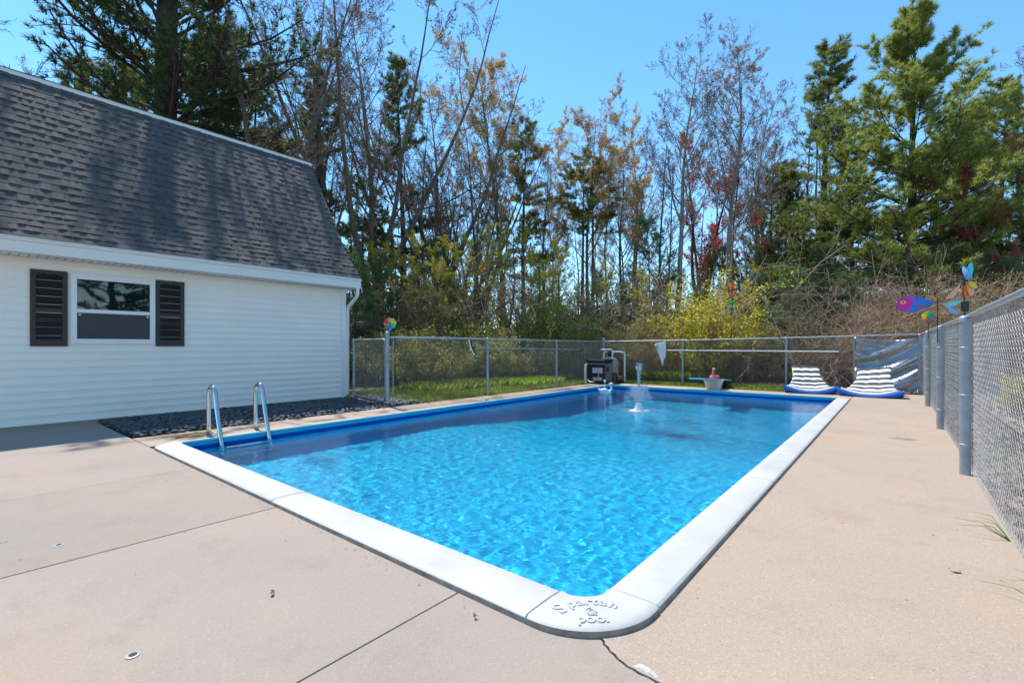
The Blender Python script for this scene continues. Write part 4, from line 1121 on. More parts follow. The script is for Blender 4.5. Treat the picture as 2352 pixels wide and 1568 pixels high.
# ------------------------------------------------------------------ pinwheels and wind spinners
def petal_wheel(t, c, cols, rad, width, nrm, name='petal', start=0.0, curl=.25):
    """petals around c in the plane facing nrm"""
    nrm = Vector(nrm).normalized(); up = Vector((0, 0, 1)); rt = up.cross(nrm).normalized(); up = nrm.cross(rt)
    k = len(cols)
    for i, col in enumerate(cols):
        a = start + 2 * PI * i / k
        d = rt * math.cos(a) + up * math.sin(a); s = rt * -math.sin(a) + up * math.cos(a)
        mb_ = MB(); n = 12; vs = []
        for j in range(n):
            b_ = 2 * PI * j / n
            q = rad * (.55 + .45 * math.cos(b_)); w_ = width * math.sin(b_) * (1 - .15 * math.cos(b_))
            vs.append(Vector(c) + d * q + s * w_ + nrm * (curl * w_ + .006 * i % .02))
        vs2 = [p + nrm * .003 for p in vs]
        mb_.add(vs + vs2, [tuple(range(n)), tuple(range(2 * n - 1, n - 1, -1))] + [(x, n + x, n + (x + 1) % n, (x + 1) % n) for x in range(n)])
        mb_.build(name, M[col], t, True)
    MB().ell(c, (rad * .12,) * 3, 10, 6).build('hub', M['black_plastic'], t, True)
p1 = thing('pinwheel', 'rainbow petal pinwheel on top of the gate post', 'pinwheel', (-8.27, 6.06, 1.4))
MB().tube([(-8.27, 6.085, 1.30), (-8.27, 6.085, 1.73)], .006, 6).build('stick', M['black_plastic'], p1)
petal_wheel(p1, (-8.25, 6.06, 1.725), ['peach', 'orange', 'red', 'orange', 'blue', 'teal', 'green', 'yellow'], .135, .052, (.75, -.55, .12), start=.9)
p2 = thing('pinwheel', 'small round-petalled pinwheel low on the fence in front of the brush', 'pinwheel', (.43, 12.3, 1.5))
MB().tube([(.455, 12.3, 1.40), (.455, 12.3, 1.80)], .006, 6).build('stick', M['black_plastic'], p2)
petal_wheel(p2, (.44, 12.27, 1.83), ['teal', 'green', 'yellow', 'yellow', 'orange', 'red', 'teal'], .098, .042, (.1, -.95, .1), start=.1)
p3 = thing('pinwheel', 'tall pinwheel with teal, orange and yellow blades above the nearest fence post', 'pinwheel', (.50, 6.6, 1.6))
PXc = (.545, 6.55, 1.895)
MB().tube([(.515, 6.56, 1.40), (.515, 6.56, 2.05)], .006, 6).build('stick', M['black_plastic'], p3)
for col, a, l, w_ in (('teal', 84, .19, .022), ('lightblue', 108, .165, .018), ('red', 250, .15, .024), ('orange', 262, .16, .028), ('peach', 282, .15, .028), ('yellow', 318, .10, .026)):
    d = Vector((math.cos(R(a)) * .8, -math.cos(R(a)) * .2 * -1, math.sin(R(a)))); s_ = Vector((math.sin(R(a)), .15, -math.cos(R(a)))).normalized()
    vs = []; n = 12
    for j in range(n):
        b_ = 2 * PI * j / n; vs.append(Vector(PXc) + d * l * (.55 + .45 * math.cos(b_)) + s_ * w_ * math.sin(b_) + Vector((0, -.02 - .03 * math.sin(b_), 0)))
    vs2 = [p + Vector((0, .003, 0)) for p in vs]
    MB().add(vs + vs2, [tuple(range(n)), tuple(range(2 * n - 1, n - 1, -1))] + [(x, n + x, n + (x + 1) % n, (x + 1) % n) for x in range(n)]).build('blade', M[col], p3, True)
MB().box(.49, .55, 6.53, 6.59, 1.60, 1.70).build('clamp', M['black_plastic'], p3, bevel=.008)
# fish
fs_ = thing('fish_wind_spinner', 'blue and magenta fish wind spinner on the right fence', 'wind spinner', (.46, 9.3, 1.4))
MB().tube([(.45, 9.36, 1.30), (.45, 9.36, 1.95)], .007, 6).build('stick', M['black_plastic'], fs_)
FC = Vector((.17, 9.40, 1.895)); fd = Vector((1, .12, 0)).normalized(); fu = Vector((0, 0, 1)); fn = Vector((.12, -1, 0)).normalized()
def fish_half(u): # u 0 nose .. 1 tail
    return .135 * (math.sin(PI * min(1, u * 1.0) ** .62) ** .85)
def fish_piece(name, f, m, y0, thick=.004):
    pts = f; n = len(pts)
    vs = [FC + fd * ((x - .25) * .86 + .02) + fu * z * .86 + fn * y0 for x, z in pts]; v2 = [p + fn * thick for p in vs]
    MB().add(vs + v2, [tuple(range(n)), tuple(range(2 * n - 1, n - 1, -1))] + [(i, n + i, n + (i + 1) % n, (i + 1) % n) for i in range(n)]).build(name, m, fs_)
out_ = [(.52 * u, fish_half(u)) for u in [i / 20 for i in range(21)]] + [(.52 * u, -fish_half(u)) for u in [i / 20 for i in range(19, 0, -1)]]
fish_piece('rim', [(x * 1.02 - .005, z * 1.05) for x, z in out_], M['black_plastic'], -.004)
fish_piece('body', out_, M['fishblue'], .0, .014)
head = [(.52 * u, fish_half(u) * .93) for u in [i / 20 for i in range(0, 7)]] + [(.20, .03), (.22, -.02), (.19, -.06)] + [(.52 * u, -fish_half(u) * .9) for u in [i / 20 for i in range(6, 0, -1)]]
fish_piece('head', head, M['magenta'], .0145, .003)
fish_piece('shoulder_patch', [(.13, .10), (.20, .128), (.27, .12), (.25, .05), (.29, -.01), (.24, -.03), (.20, .02), (.16, .06)], M['purple'], .0146, .0026)
fish_piece('side_fin', [(.30, -.02), (.34, -.005), (.40, -.06), (.33, -.055)], M['red'], .0147, .003)
fish_piece('belly_fin', [(.20, -.125), (.31, -.118), (.27, -.165), (.22, -.155)], M['purple'], -.001, .003)
for rr_, m_, yy in ((.034, 'yellow', .0176), (.024, 'peach', .0185), (.013, 'black_plastic', .0195)):
    fish_piece('eye', [(.095 + rr_ * math.cos(R(a)) * 1.15, .03 + rr_ * math.sin(R(a)) * .85) for a in range(0, 360, 24)], M[m_], yy, .001)
tc = Vector((.50, 9.36, 1.90))
for col, pts in (('peach', [(.03, .04), (.10, .13), (.21, .27), (.19, .16), (.13, .05)]), ('aqua', [(.02, -.04), (.10, .0), (.24, .02), (.16, -.06), (.06, -.08)]), ('lightblue', [(.03, -.06), (.10, -.08), (.21, -.19), (.10, -.17)])):
    vs = [tc + Vector((x * .95, .02 * math.sin(9 * z), z)) for x, z in pts]; n = len(vs); v2 = [p + Vector((0, .004, 0)) for p in vs]
    MB().add(vs + v2, [tuple(range(n)), tuple(range(2 * n - 1, n - 1, -1))] + [(i, n + i, n + (i + 1) % n, (i + 1) % n) for i in range(n)]).build('tail_blade', M[col], fs_)
MB().tube([(.42, 9.39, 1.895), (.56, 9.37, 1.895)], .006, 6).build('axle', M['black_plastic'], fs_)
# hanging twister beyond the far fence
hp = thing('wind_twister', 'red, orange and blue wind twister on a thin rod behind the far fence', 'wind spinner', (-4.2, 16.7, 0))
hx, hy = at(1681, 15.7)
MB().tube([(hx, hy, -.05), (hx, hy, zat(648, 15.7))], .008, 6).build('rod', M['black_plastic'], hp)
for col, y0, y1 in (('red', 650, 672), ('orange', 668, 688), ('green', 686, 700), ('blue', 698, 716)):
    z1, z0 = zat(y0, 15.7), zat(y1, 15.7); vs = []; n = 8
    for j in range(n + 1):
        a = 2.2 * j / n + y0 * .05; z = z0 + (z1 - z0) * j / n; w_ = .11 * math.sin(PI * (j + .6) / (n + 1.2))
        vs += [(hx + w_ * math.cos(a), hy + w_ * math.sin(a), z), (hx - w_ * math.cos(a), hy - w_ * math.sin(a), z)]
    o = MB().add(vs, [(2 * j, 2 * j + 1, 2 * j + 3, 2 * j + 2) for j in range(n)]).build('vane', M[col], hp, True)
    o.modifiers.new('t', 'SOLIDIFY').thickness = .004
# guy wire and tarpaulin
gw = MB().tube([(-2.30, 16.45, .0), (-2.45, 16.5, .75), (-3.9, 17.2, 4.0), (-5.6, 18.1, 8.0)], .011, 6).build('guy_wire', M['galv'])
tag(gw, 'thin grey guy wire slanting up behind the left lounger', 'wire')
tp = thing('tarpaulin', 'rumpled silver tarpaulin hung behind the far fence corner', 'tarpaulin', (-.2, 17.3, 0))
V, F = [], []
nu, nv = 46, 30
rt = np.random.default_rng(2)
for i in range(nu + 1):
    for j in range(nv + 1):
        u, v = i / nu, j / nv
        x = -1.0 + 1.6 * u + .10 * (1 - v) * math.sin(3 * u); z = .02 + 1.50 * v - .10 * math.sin(PI * u) * v
        dg_ = (u * 1.5 + (1 - v) * -1.2)
        y = 17.3 + .07 * math.sin(14 * (v * 1.3 - u * .75) + 2 * math.sin(3 * u)) * (1.25 - v) + .04 * math.sin(31 * (v - u * .5)) * (1 - v) + .10 * math.sin(5 * u + 1) - .35 * (1 - v) ** 2
        V.append((x, y, z))
for i in range(nu):
    for j in range(nv): F.append((i * (nv + 1) + j, (i + 1) * (nv + 1) + j, (i + 1) * (nv + 1) + j + 1, i * (nv + 1) + j + 1))
o = MB().add(V, F).build('sheet', M['tarp'], tp, True)
o.modifiers.new('t', 'SOLIDIFY').thickness = .004
for x in (-1.02, .62): MB().tube([(x, 17.32, -.05), (x, 17.34, 1.55)], .02, 8).build('pole', M['galv'], tp)
for k, (za, zb) in enumerate(((.15, .75), (.32, .95), (.02, .52), (.5, 1.1))):
    MB().tube([(-.55 + .1 * k, 16.95, za - .02), (.62, 16.92 - .01 * k, zb)], .018, 8).build('strut', M['galv'], tp, True)

# ------------------------------------------------------------------ vegetation generators
def unit(a): return a / (np.linalg.norm(a, axis=-1, keepdims=True) + 1e-9)
def grow(g, S, D, L, R0, n, wob, up, end):
    B = len(S); P = np.empty((B, n + 1, 3)); P[:, 0] = S; d = unit(D.copy())
    for i in range(n):
        d = d + g.normal(0, wob, (B, 3)); d[:, 2] += up; d = unit(d); P[:, i + 1] = P[:, i] + d * (L / n)[:, None]
    return P, R0[:, None] * np.linspace(1, end, n + 1)[None, :]
def spawn(g, P, Rr, L, per, t0, t1, ang, asd, lr, rr, fall=0.5, planar=False):
    B, n1, _ = P.shape
    t = t0 + (t1 - t0) * (np.arange(per)[None, :] + g.random((B, per))) / per
    x = t * (n1 - 1); i0 = np.minimum(x.astype(int), n1 - 2); f = (x - i0)[..., None]; b = np.arange(B)[:, None]
    pos = P[b, i0] * (1 - f) + P[b, i0 + 1] * f; tan = unit(P[b, i0 + 1] - P[b, i0])
    if planar:
        side = np.cross(tan, np.array([0, 0, 1.0])); side = unit(side) * np.where(np.arange(per) % 2 == 0, 1, -1)[None, :, None]
        perp = unit(side + g.normal(0, .22, side.shape))
    else:
        rv = g.normal(0, 1, tan.shape); perp = unit(rv - (rv * tan).sum(-1, keepdims=True) * tan)
    a = g.normal(ang, asd, (B, per))[..., None]
    D = np.cos(a) * tan + np.sin(a) * perp
    Lc = L[:, None] * lr * (1 - fall * t) * g.uniform(.65, 1.2, (B, per))
    Rc = (Rr[b, i0] * (1 - f[..., 0]) + Rr[b, i0 + 1] * f[..., 0]) * rr
    return pos.reshape(-1, 3), D.reshape(-1, 3), Lc.ravel(), Rc.ravel()
class Soup:
    def __init__(s): s.V = []; s.F = []; s.M = []; s.T = []; s.n = 0
    def add(s, V, F, m=0, tint=None):
        s.V.append(V); s.F.append(F + s.n); s.M.append(np.full(len(F), m)); s.T.append(np.full(len(V), .5) if tint is None else tint); s.n += len(V)
    def mesh(s, name, mats, smooth=True):
        ks = sorted(set(f.shape[1] for f in s.F)); Fs, Ms = [], []
        for k in ks:
            Fs.append(np.concatenate([f for f in s.F if f.shape[1] == k])); Ms.append(np.concatenate([m for f, m in zip(s.F, s.M) if f.shape[1] == k]))
        return npmesh(name, np.concatenate(s.V), Fs, mats, tint=np.concatenate(s.T), mi=np.concatenate(Ms), smooth=smooth)
def leaves(g, pos, size, stretch=.55, flat=0.0):
    n = len(pos); a = unit(g.normal(0, 1, (n, 3)) * np.array([1, 1, 1 - flat])); b = unit(np.cross(a, g.normal(0, 1, (n, 3))))
    s = (size * g.uniform(.6, 1.3, n))[:, None]
    V = np.stack([pos + a * s, pos + b * s * stretch, pos - a * s, pos - b * s * stretch], 1).reshape(-1, 3)
    return V, np.arange(4 * n).reshape(n, 4), np.repeat(np.clip(g.normal(.5, .25, n), 0, 1), 4)
def needles(g, pos, d, k, length, width, spread=.75):
    n = len(pos); d = unit(d)[:, None, :]
    q = unit(d * .75 + g.normal(0, spread, (n, k, 3)) * .75 + np.array([0, 0, .12]))
    l = length * g.uniform(.7, 1.2, (n, k, 1)); w = unit(np.cross(q, g.normal(0, 1, (n, k, 3)))) * width
    p = np.repeat(pos[:, None, :], k, 1)
    V = np.stack([p - w, p + w, p + q * l], 2).reshape(-1, 3)
    base = np.clip(g.normal(.45, .22, n), 0, 1)
    T = np.clip(np.repeat(base, k * 3) + g.normal(0, .08, n * k * 3), 0, 1)
    return V, np.arange(3 * n * k).reshape(-1, 3), T
TRI = [0]
def bare_tree(seed, H, r0, mats, stems=1, lean=0.0, spread=.65, first=.28, l1=15, lr1=.40, up=.05, buds=2, bud_size=.03, dens=(8, 7, 5), tw=.0052, wob=.07):
    g = np.random.default_rng(seed); tr, cr = Soup(), Soup()
    if stems == 1:
        S = np.zeros((1, 3)); D = np.array([[lean, 0, 1.0]]); L = np.array([H]); R0 = np.array([r0])
    else:
        az = np.arange(stems) * 2 * PI / stems + g.random(stems); tl = g.uniform(.45, 1.2, stems) * spread
        tr.add(*np_tubes(np.array([[[0, 0, 0], [.03, 0, H * .08], [0, 0, H * .16]]]), np.array([[r0 * 1.25, r0, r0 * .95]]), 9))
        S = np.tile(np.array([[0, 0, H * .15]]), (stems, 1)); D = np.stack([np.cos(az) * tl, np.sin(az) * tl, np.ones(stems)], 1)
        L = H * g.uniform(.72, .98, stems) * .9; R0 = np.full(stems, r0 * .62) * g.uniform(.7, 1.05, stems)
    P0, Q0 = grow(g, S, D, L, R0, 14, .045 if stems == 1 else .05, .03, .10); tr.add(*np_tubes(P0, Q0, 9))
    a = spawn(g, P0, Q0, L, l1 if stems == 1 else max(5, l1 // 2), first, .97, .75, .15, lr1, .45, .55)
    P1, Q1 = grow(g, *a, 8, wob, up, .22); tr.add(*np_tubes(P1, Q1, 6))
    b = spawn(g, P1, Q1, a[2], dens[0], .15, 1., .7, .2, .48, .55); b = (b[0], b[1], b[2], np.maximum(b[3], tw * 1.5))
    P2, Q2 = grow(g, *b, 5, wob * 1.2, up, .35); cr.add(*np_tubes(P2, Q2, 4))
    c = spawn(g, P2, Q2, b[2], dens[1], .15, 1., .7, .25, .50, .6); c = (c[0], c[1], c[2], np.maximum(c[3], tw * 1.1))
    P3, Q3 = grow(g, *c, 3, wob * 1.4, up, .5); cr.add(*np_tubes(P3, Q3, 3))
    d = spawn(g, P3, Q3, c[2], dens[2], .2, 1., .65, .25, .55, .8); d = (d[0], d[1], d[2], np.maximum(d[3], tw * .8))
    P4, Q4 = grow(g, *d, 2, .12, up, .6); cr.add(*np_tubes(P4, Q4, 3))
    if buds:
        pos = P4[:, 1:].reshape(-1, 3); pos = np.concatenate([pos] * max(1, buds // 2)); pos = pos + g.normal(0, .012 * buds, pos.shape)
        V, F, T = leaves(g, pos, bud_size); cr.add(V, F, 1, T)
    return tr.mesh('trunk', [mats[0]]), cr.mesh('crown', [mats[1], mats[2]])
def pine(seed, H, r0, mats, z0=.28, Lmax=.26, nb=80, droop=0.0, k=9, side=13, tuft=6, nl=.15, nw=.0075, sparse=0.0, asc=.35, shape=.8, irregular=.3, zones=None, end=.06):
    g = np.random.default_rng(seed); tr, cr = Soup(), Soup()
    P0, Q0 = grow(g, np.zeros((1, 3)), np.array([[0, 0, 1.0]]), np.array([H]), np.array([r0]), 16, .012, .02, end); tr.add(*np_tubes(P0, Q0, 10))
    t = z0 + (1 - z0) * (np.sort(g.random(nb)) ** .9) * .985
    nw_ = int(nb / 4.5); lev = z0 + (1 - z0) * (np.arange(nw_) + .5) / nw_
    t = np.clip(lev[g.integers(0, nw_, nb)] + g.normal(0, .008, nb), z0, .985)
    if zones:
        a_, b_, c_, d_ = zones; m_ = np.arange(nb) % 7 == 0; q_ = g.random(nb); t = np.where(m_, c_ + (d_ - c_) * q_, a_ + (b_ - a_) * q_)
    x = t * 16; i0 = np.minimum(x.astype(int), 15); f = (x - i0)[:, None]
    S = P0[0, i0] * (1 - f) + P0[0, i0 + 1] * f
    az = g.random(nb) * 2 * PI; u = (t - z0) / (1 - z0)
    el = -droop + asc * u * 1.6 + g.normal(0, .12, nb)
    D = np.stack([np.cos(az) * np.cos(el), np.sin(az) * np.cos(el), np.sin(el)], 1)
    prof = (1 - u) ** shape * .9 + .10; prof *= np.where(u < .12, .75, 1)
    L = H * Lmax * prof * g.uniform(1 - irregular, 1 + irregular, nb)
    P1, Q1 = grow(g, S, D, L, np.maximum(.012, r0 * .20 * (1 - u * .7)), 8, .07, .045, .25); tr.add(*np_tubes(P1, Q1, 5))
    b = spawn(g, P1, Q1, L, side, .22, 1.0, .85, .2, .34, .45, fall=.55, planar=True); b = (b[0], b[1], np.maximum(b[2], .25), np.maximum(b[3], .005))
    keep = g.random(len(b[2])) < np.clip(np.repeat(L, side) / (H * Lmax * .55), .30, 1)
    b = tuple(q[keep] for q in b)
    P2, Q2 = grow(g, *b, 4, .10, .05, .4); cr.add(*np_tubes(P2, Q2, 3))
    # needle tufts along the outer part of the side shoots and at the tips of the branches
    B = len(P2); tt = g.uniform(.25, 1, (B, tuft)); tt[:, 0] = 1
    x = tt * 4; i0 = np.minimum(x.astype(int), 3); f = (x - i0)[..., None]; bb = np.arange(B)[:, None]
    pos = P2[bb, i0] * (1 - f) + P2[bb, i0 + 1] * f; tan = P2[bb, i0 + 1] - P2[bb, i0]
    rv = g.normal(0, 1, tan.shape); tan = unit(tan) * .8 + unit(rv) * .45 + np.array([0, 0, .15])
    pos = pos.reshape(-1, 3) + g.normal(0, .03, (B * tuft, 3)); tan = tan.reshape(-1, 3)
    if sparse:
        m = g.random(len(pos)) > sparse; pos, tan = pos[m], tan[m]
    pos = np.concatenate([pos, P1[:, -1]]); tan = np.concatenate([tan, P1[:, -1] - P1[:, -2]])
    V, F, T = needles(g, pos, tan, k, nl, nw); cr.add(V, F, 1, T)
    return tr.mesh('trunk', [mats[0]]), cr.mesh('crown', [mats[1], mats[2]])
def shrub(seed, H, W, mats, stems=26, lean=.55, leafn=3, leaf=.035, dens=(8, 6), arch=0.0, base=.25, wob=.10, tw=.004):
    g = np.random.default_rng(seed); tr, cr = Soup(), Soup()
    az = g.random(stems) * 2 * PI; rad = base * np.sqrt(g.random(stems)) * W
    S = np.stack([np.cos(az) * rad, np.sin(az) * rad, np.zeros(stems)], 1)
    D = np.stack([np.cos(az) * lean * g.random(stems), np.sin(az) * lean * g.random(stems), np.ones(stems)], 1)
    L = H * g.uniform(.6, 1.1, stems)
    P1, Q1 = grow(g, S, D, L, np.full(stems, .011 * H ** .5), 7, wob, -arch, .35); tr.add(*np_tubes(P1, Q1, 5))
    b = spawn(g, P1, Q1, L, dens[0], .12, 1, .75, .25, .45, .6); b = (b[0], b[1], b[2], np.maximum(b[3], tw))
    P2, Q2 = grow(g, *b, 4, wob * 1.3, .02 - arch * .5, .5); cr.add(*np_tubes(P2, Q2, 3))
    c = spawn(g, P2, Q2, b[2], dens[1], .15, 1, .75, .3, .5, .7); c = (c[0], c[1], c[2], np.maximum(c[3], tw * .8))
    P3, Q3 = grow(g, *c, 2, .15, .02, .6); cr.add(*np_tubes(P3, Q3, 3))
    if leafn:
        pos = np.concatenate([P3[:, 1:].reshape(-1, 3)] * leafn); pos += g.normal(0, leaf * 1.6, pos.shape)
        V, F, T = leaves(g, pos, leaf); cr.add(V, F, 1, T)
    return tr.mesh('stems', [mats[0]]), cr.mesh('foliage', [mats[1], mats[2]])

MARKS = ((0, 330, 'behind the far left of the roof'), (330, 560, 'behind the middle of the roof'), (560, 760, 'behind the roof end'), (760, 860, 'behind the gate'), (860, 960, 'above the pinwheel on the gate post'),
         (960, 1060, 'left of the hanging pool brush'), (1060, 1130, 'above the hanging pool brush'), (1130, 1230, 'over the middle of the left fence'), (1230, 1320, 'left of the pool heater'),
         (1320, 1400, 'above the pool heater'), (1400, 1480, 'above the fountain spray'), (1480, 1560, 'above the skimmer net'), (1560, 1630, 'left of the flamingo'), (1630, 1700, 'above the flamingo'),
         (1700, 1790, 'right of the diving board'), (1790, 1870, 'above the left lounger'), (1870, 1950, 'right of the left lounger'), (1950, 2030, 'above the right lounger'),
         (2030, 2110, 'above the tarpaulin'), (2110, 2200, 'behind the fish spinner'), (2200, 2270, 'behind the nearest fence post'), (2270, 9999, 'at the right edge'))
USED = {}
def where(x, y):
    th = R(39.24); r_ = x * math.cos(th) + y * math.sin(th); f_ = -x * math.sin(th) + y * math.cos(th)
    px = 1176 + 1086 * r_ / max(f_, .1)
    for a, b, w in MARKS:
        if a <= px < b: return w
    return 'at the left edge'
def place(kind, meshes, xy, label, cat, group=None, rz=None, s=1.0, sz=None, names=('trunk', 'crown'), z=-.06, tilt=(0, 0)):
    if group and 'window' not in group and 'outside' not in group:
        label = label.split(' behind the ')[0].split(' deeper in')[0].split(' above the left')[0].split(' at the edge')[0] + ' ' + where(*xy)
        k = USED.get(label, 0); USED[label] = k + 1
        if k: label = ('another ', 'a third ', 'a further ', 'one more ')[min(k - 1, 3)] + label
    t = thing(kind, label, cat, (xy[0], xy[1], z), group)
    t.rotation_euler = (tilt[0], tilt[1], rnd.random() * 6.28 if rz is None else rz)
    t.scale = (s, s, sz if sz else s)
    for n, me in zip(names, meshes): put(n, me, t)
    return t
SH = ('stems', 'foliage')

# ------------------------------------------------------------------ the meshes
T_grey = bare_tree(21, 13.2, .145, (M['bark_grey'], M['twig_grey'], M['bud_dark']), l1=22, lr1=.34, first=.40, up=.06, buds=2, bud_size=.022)
T_grey2 = bare_tree(22, 13.6, .15, (M['bark_grey'], M['twig_grey'], M['bud_pink']), l1=22, lr1=.35, first=.38, up=.06, buds=2, bud_size=.028)
T_orange = bare_tree(23, 13.4, .135, (M['bark_brown'], M['twig'], M['bud_orange']), l1=22, lr1=.35, first=.42, up=.06, buds=4, bud_size=.034)
T_vase = bare_tree(24, 12.5, .18, (M['bark_brown'], M['twig'], M['bud_dark']), stems=6, l1=11, spread=.50, lr1=.40, first=.12, up=.07, buds=2, bud_size=.022, dens=(8, 6, 4))
T_twin = bare_tree(25, 15.0, .21, (M['bark_brown'], M['twig'], M['bud_dark']), stems=3, l1=16, spread=.22, lr1=.30, first=.25, up=.09, buds=2, bud_size=.022, dens=(8, 6, 4))
T_red = bare_tree(26, 10.5, .16, (M['bark_brown'], M['twig'], M['bud_red']), stems=5, l1=10, spread=.28, lr1=.30, first=.12, up=.09, buds=4, bud_size=.034, dens=(7, 6, 4))
T_oak = bare_tree(27, 15.0, .30, (M['bark_dark'], M['bark_dark'], M['bud_dark']), l1=11, lr1=.50, first=.30, up=.02, buds=0, wob=.14, dens=(7, 6, 4), tw=.009)
T_slim = bare_tree(28, 12.0, .10, (M['bark_brown'], M['twig'], M['bud_dark']), l1=13, lr1=.24, first=.30, up=.09, buds=2, bud_size=.024, dens=(6, 5, 4))
T_leaf = bare_tree(29, 9.0, .13, (M['bark_brown'], M['twig'], M['leaf_yellow']), l1=12, lr1=.36, first=.22, up=.05, buds=4, bud_size=.045, dens=(7, 6, 4))
T_pale = bare_tree(30, 12.0, .16, (M['bark_brown'], M['twig'], M['leaf_pale']), l1=14, lr1=.36, first=.30, up=.04, buds=4, bud_size=.045, dens=(7, 6, 4))
N_big = pine(41, 22.0, .44, (M['bark_dark'], M['bark_dark'], M['needle_dark']), z0=.32, Lmax=.235, nb=74, k=11, side=17, tuft=7, asc=.75, irregular=.4, nl=.22, nw=.013, shape=.3, zones=(.32, .68, .32, .72), end=.5)  # bare upper trunk, out of view, shaped to throw a shadow onto the roof
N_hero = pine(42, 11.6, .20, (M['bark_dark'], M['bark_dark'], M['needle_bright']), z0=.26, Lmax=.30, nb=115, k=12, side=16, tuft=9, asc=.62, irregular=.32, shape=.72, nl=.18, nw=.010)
N_mid = pine(43, 13.0, .19, (M['bark_dark'], M['bark_dark'], M['needle']), z0=.20, Lmax=.23, nb=88, k=11, side=14, tuft=8, asc=.42, irregular=.5, shape=.95, nl=.18, nw=.010)
N_slim = pine(44, 12.5, .15, (M['bark_dark'], M['bark_dark'], M['needle']), z0=.34, Lmax=.19, nb=50, k=12, side=13, tuft=7, asc=.22, irregular=.6, shape=.65, nl=.18, nw=.011)
N_trunk = pine(46, 12.5, .15, (M['bark_dark'], M['bark_dark'], M['needle']), z0=.58, Lmax=.16, nb=26, k=12, side=12, tuft=7, asc=.2, irregular=.6, shape=.5, nl=.18, nw=.010)
N_young = pine(45, 3.2, .035, (M['bark_brown'], M['bark_brown'], M['needle_blue']), z0=.05, Lmax=.36, nb=48, k=10, side=9, tuft=5, asc=.7, shape=.85, nl=.12, nw=.005)
B_yellow = shrub(51, 2.6, 1.0, (M['twig'], M['twig'], M['leaf_yellow']), stems=26, lean=.75, leafn=3, leaf=.040)
B_green = shrub(52, 2.4, 1.0, (M['twig'], M['twig'], M['leaf_green']), stems=18, lean=.6, leafn=3, leaf=.048, dens=(7, 5))
B_olive = shrub(53, 1.9, 1.4, (M['twig'], M['twig'], M['leaf_olive']), stems=24, lean=.8, leafn=3, leaf=.042, base=.5, dens=(7, 5))
B_olive2 = shrub(54, 1.8, 1.4, (M['twig'], M['twig'], M['leaf_olive']), stems=24, lean=.9, leafn=2, leaf=.044, base=.6, arch=.03, dens=(7, 5))
B_cane = shrub(55, 3.6, 1.2, (M['twig_pale'], M['twig_pale'], M['leaf_olive']), stems=42, lean=1.0, leafn=0, dens=(8, 5), arch=.10, base=.6, wob=.13, tw=.0055)
B_brush = shrub(56, 3.0, 1.2, (M['twig'], M['twig'], M['leaf_olive']), stems=40, lean=.8, leafn=1, leaf=.026, dens=(8, 6), base=.6, wob=.13, tw=.005)

# ------------------------------------------------------------------ hero trees, left to right
place('pine_tree', N_big, at(390, 17.0), 'massive dark pine rising behind the shingled roof', 'pine tree', rz=1.0)
place('pine_tree', N_slim, at(497, 19.5), 'thinner dark pine trunk just right of the massive one behind the roof', 'pine tree', s=1.25, rz=2.0)
place('oak_tree', T_oak, at(20, 21), 'bare dark oak limbs at the top left corner of the picture', 'tree', rz=2.6)
place('bare_tree', T_twin, at(640, 17.5), 'bare tree with forked slender stems above the roof end', 'tree', rz=.35, s=1.12)
place('leafing_tree', T_leaf, at(655, 26), 'low yellow-green leafing tree peeping over the roof end', 'tree', rz=.5, s=1.3)
place('bare_tree', T_vase, at(842, 22), 'vase-shaped bare tree with many stems beside the roof corner', 'tree', rz=.9, s=1.58)
place('bare_tree', T_vase, at(985, 25), 'wide bare tree with arching stems in front of the dark pine', 'tree', rz=3.7, s=1.27)
place('pine_tree', N_mid, at(928, 27), 'tall dark pine between the two vase-shaped bare trees', 'pine tree', rz=.3, s=1.32)
place('budding_tree', T_orange, at(1162, 24.5), 'tall tree with orange buds, topmost crown left of centre', 'tree', rz=1.2, s=1.20)
place('pine_tree', N_slim, at(1205, 27), 'slim pine mingled with the tall orange budding tree', 'pine tree', rz=4.0, s=1.12)
place('budding_tree', T_orange, at(1348, 27.5), 'shorter orange budding tree beside two straight trunks in the centre', 'tree', rz=3.3, s=1.02)
place('pine_tree', N_trunk, at(1337, 26), 'straight slim pine trunk, left of the pair in the centre', 'pine tree', rz=.9, s=.95)
place('pine_tree', N_trunk, at(1362, 27), 'straight slim pine trunk, right of the pair in the centre', 'pine tree', rz=2.9, s=.98)
place('bare_tree', T_grey, at(1546, 23.5), 'pale barked bare tree, left of the two tall ones right of centre', 'tree', rz=.2, s=1.18)
place('bare_tree', T_grey2, at(1656, 23.5), 'pale barked tree with pinkish catkins, right of the two tall ones', 'tree', rz=3.6, s=1.18)
place('red_maple', T_red, at(1612, 28), 'red flowering maple between the two tall pale barked trees', 'tree', rz=.4, s=1.34)
place('pine_tree', N_mid, at(1885, 24.5), 'dark narrow pine left of the broad bright pine', 'pine tree', rz=1.6, s=1.5, sz=1.27)
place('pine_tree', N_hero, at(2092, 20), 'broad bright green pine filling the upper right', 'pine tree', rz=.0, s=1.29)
place('leafing_tree', T_pale, at(2375, 19), 'pale leafing tree at the upper right edge', 'tree', rz=1.1)
place('red_maple', T_red, at(2335, 17.5), 'red budded maple low at the right edge behind the fence', 'tree', rz=2.4, s=.85)
place('pine_tree', N_young, at(1803, 17.3), 'soft young pine just behind the far fence by the left lounger', 'pine tree', rz=.5, s=1.25)
place('flowering_shrub', B_yellow, at(1612, 17.4), 'bright yellow leafing shrub behind the far fence, taller of the yellow ones', 'shrub', rz=.2, s=1.4, names=SH)
place('flowering_shrub', B_yellow, at(1700, 18.6), 'yellow leafing shrub next to the wind twister', 'shrub', rz=2.2, s=1.2, names=SH)
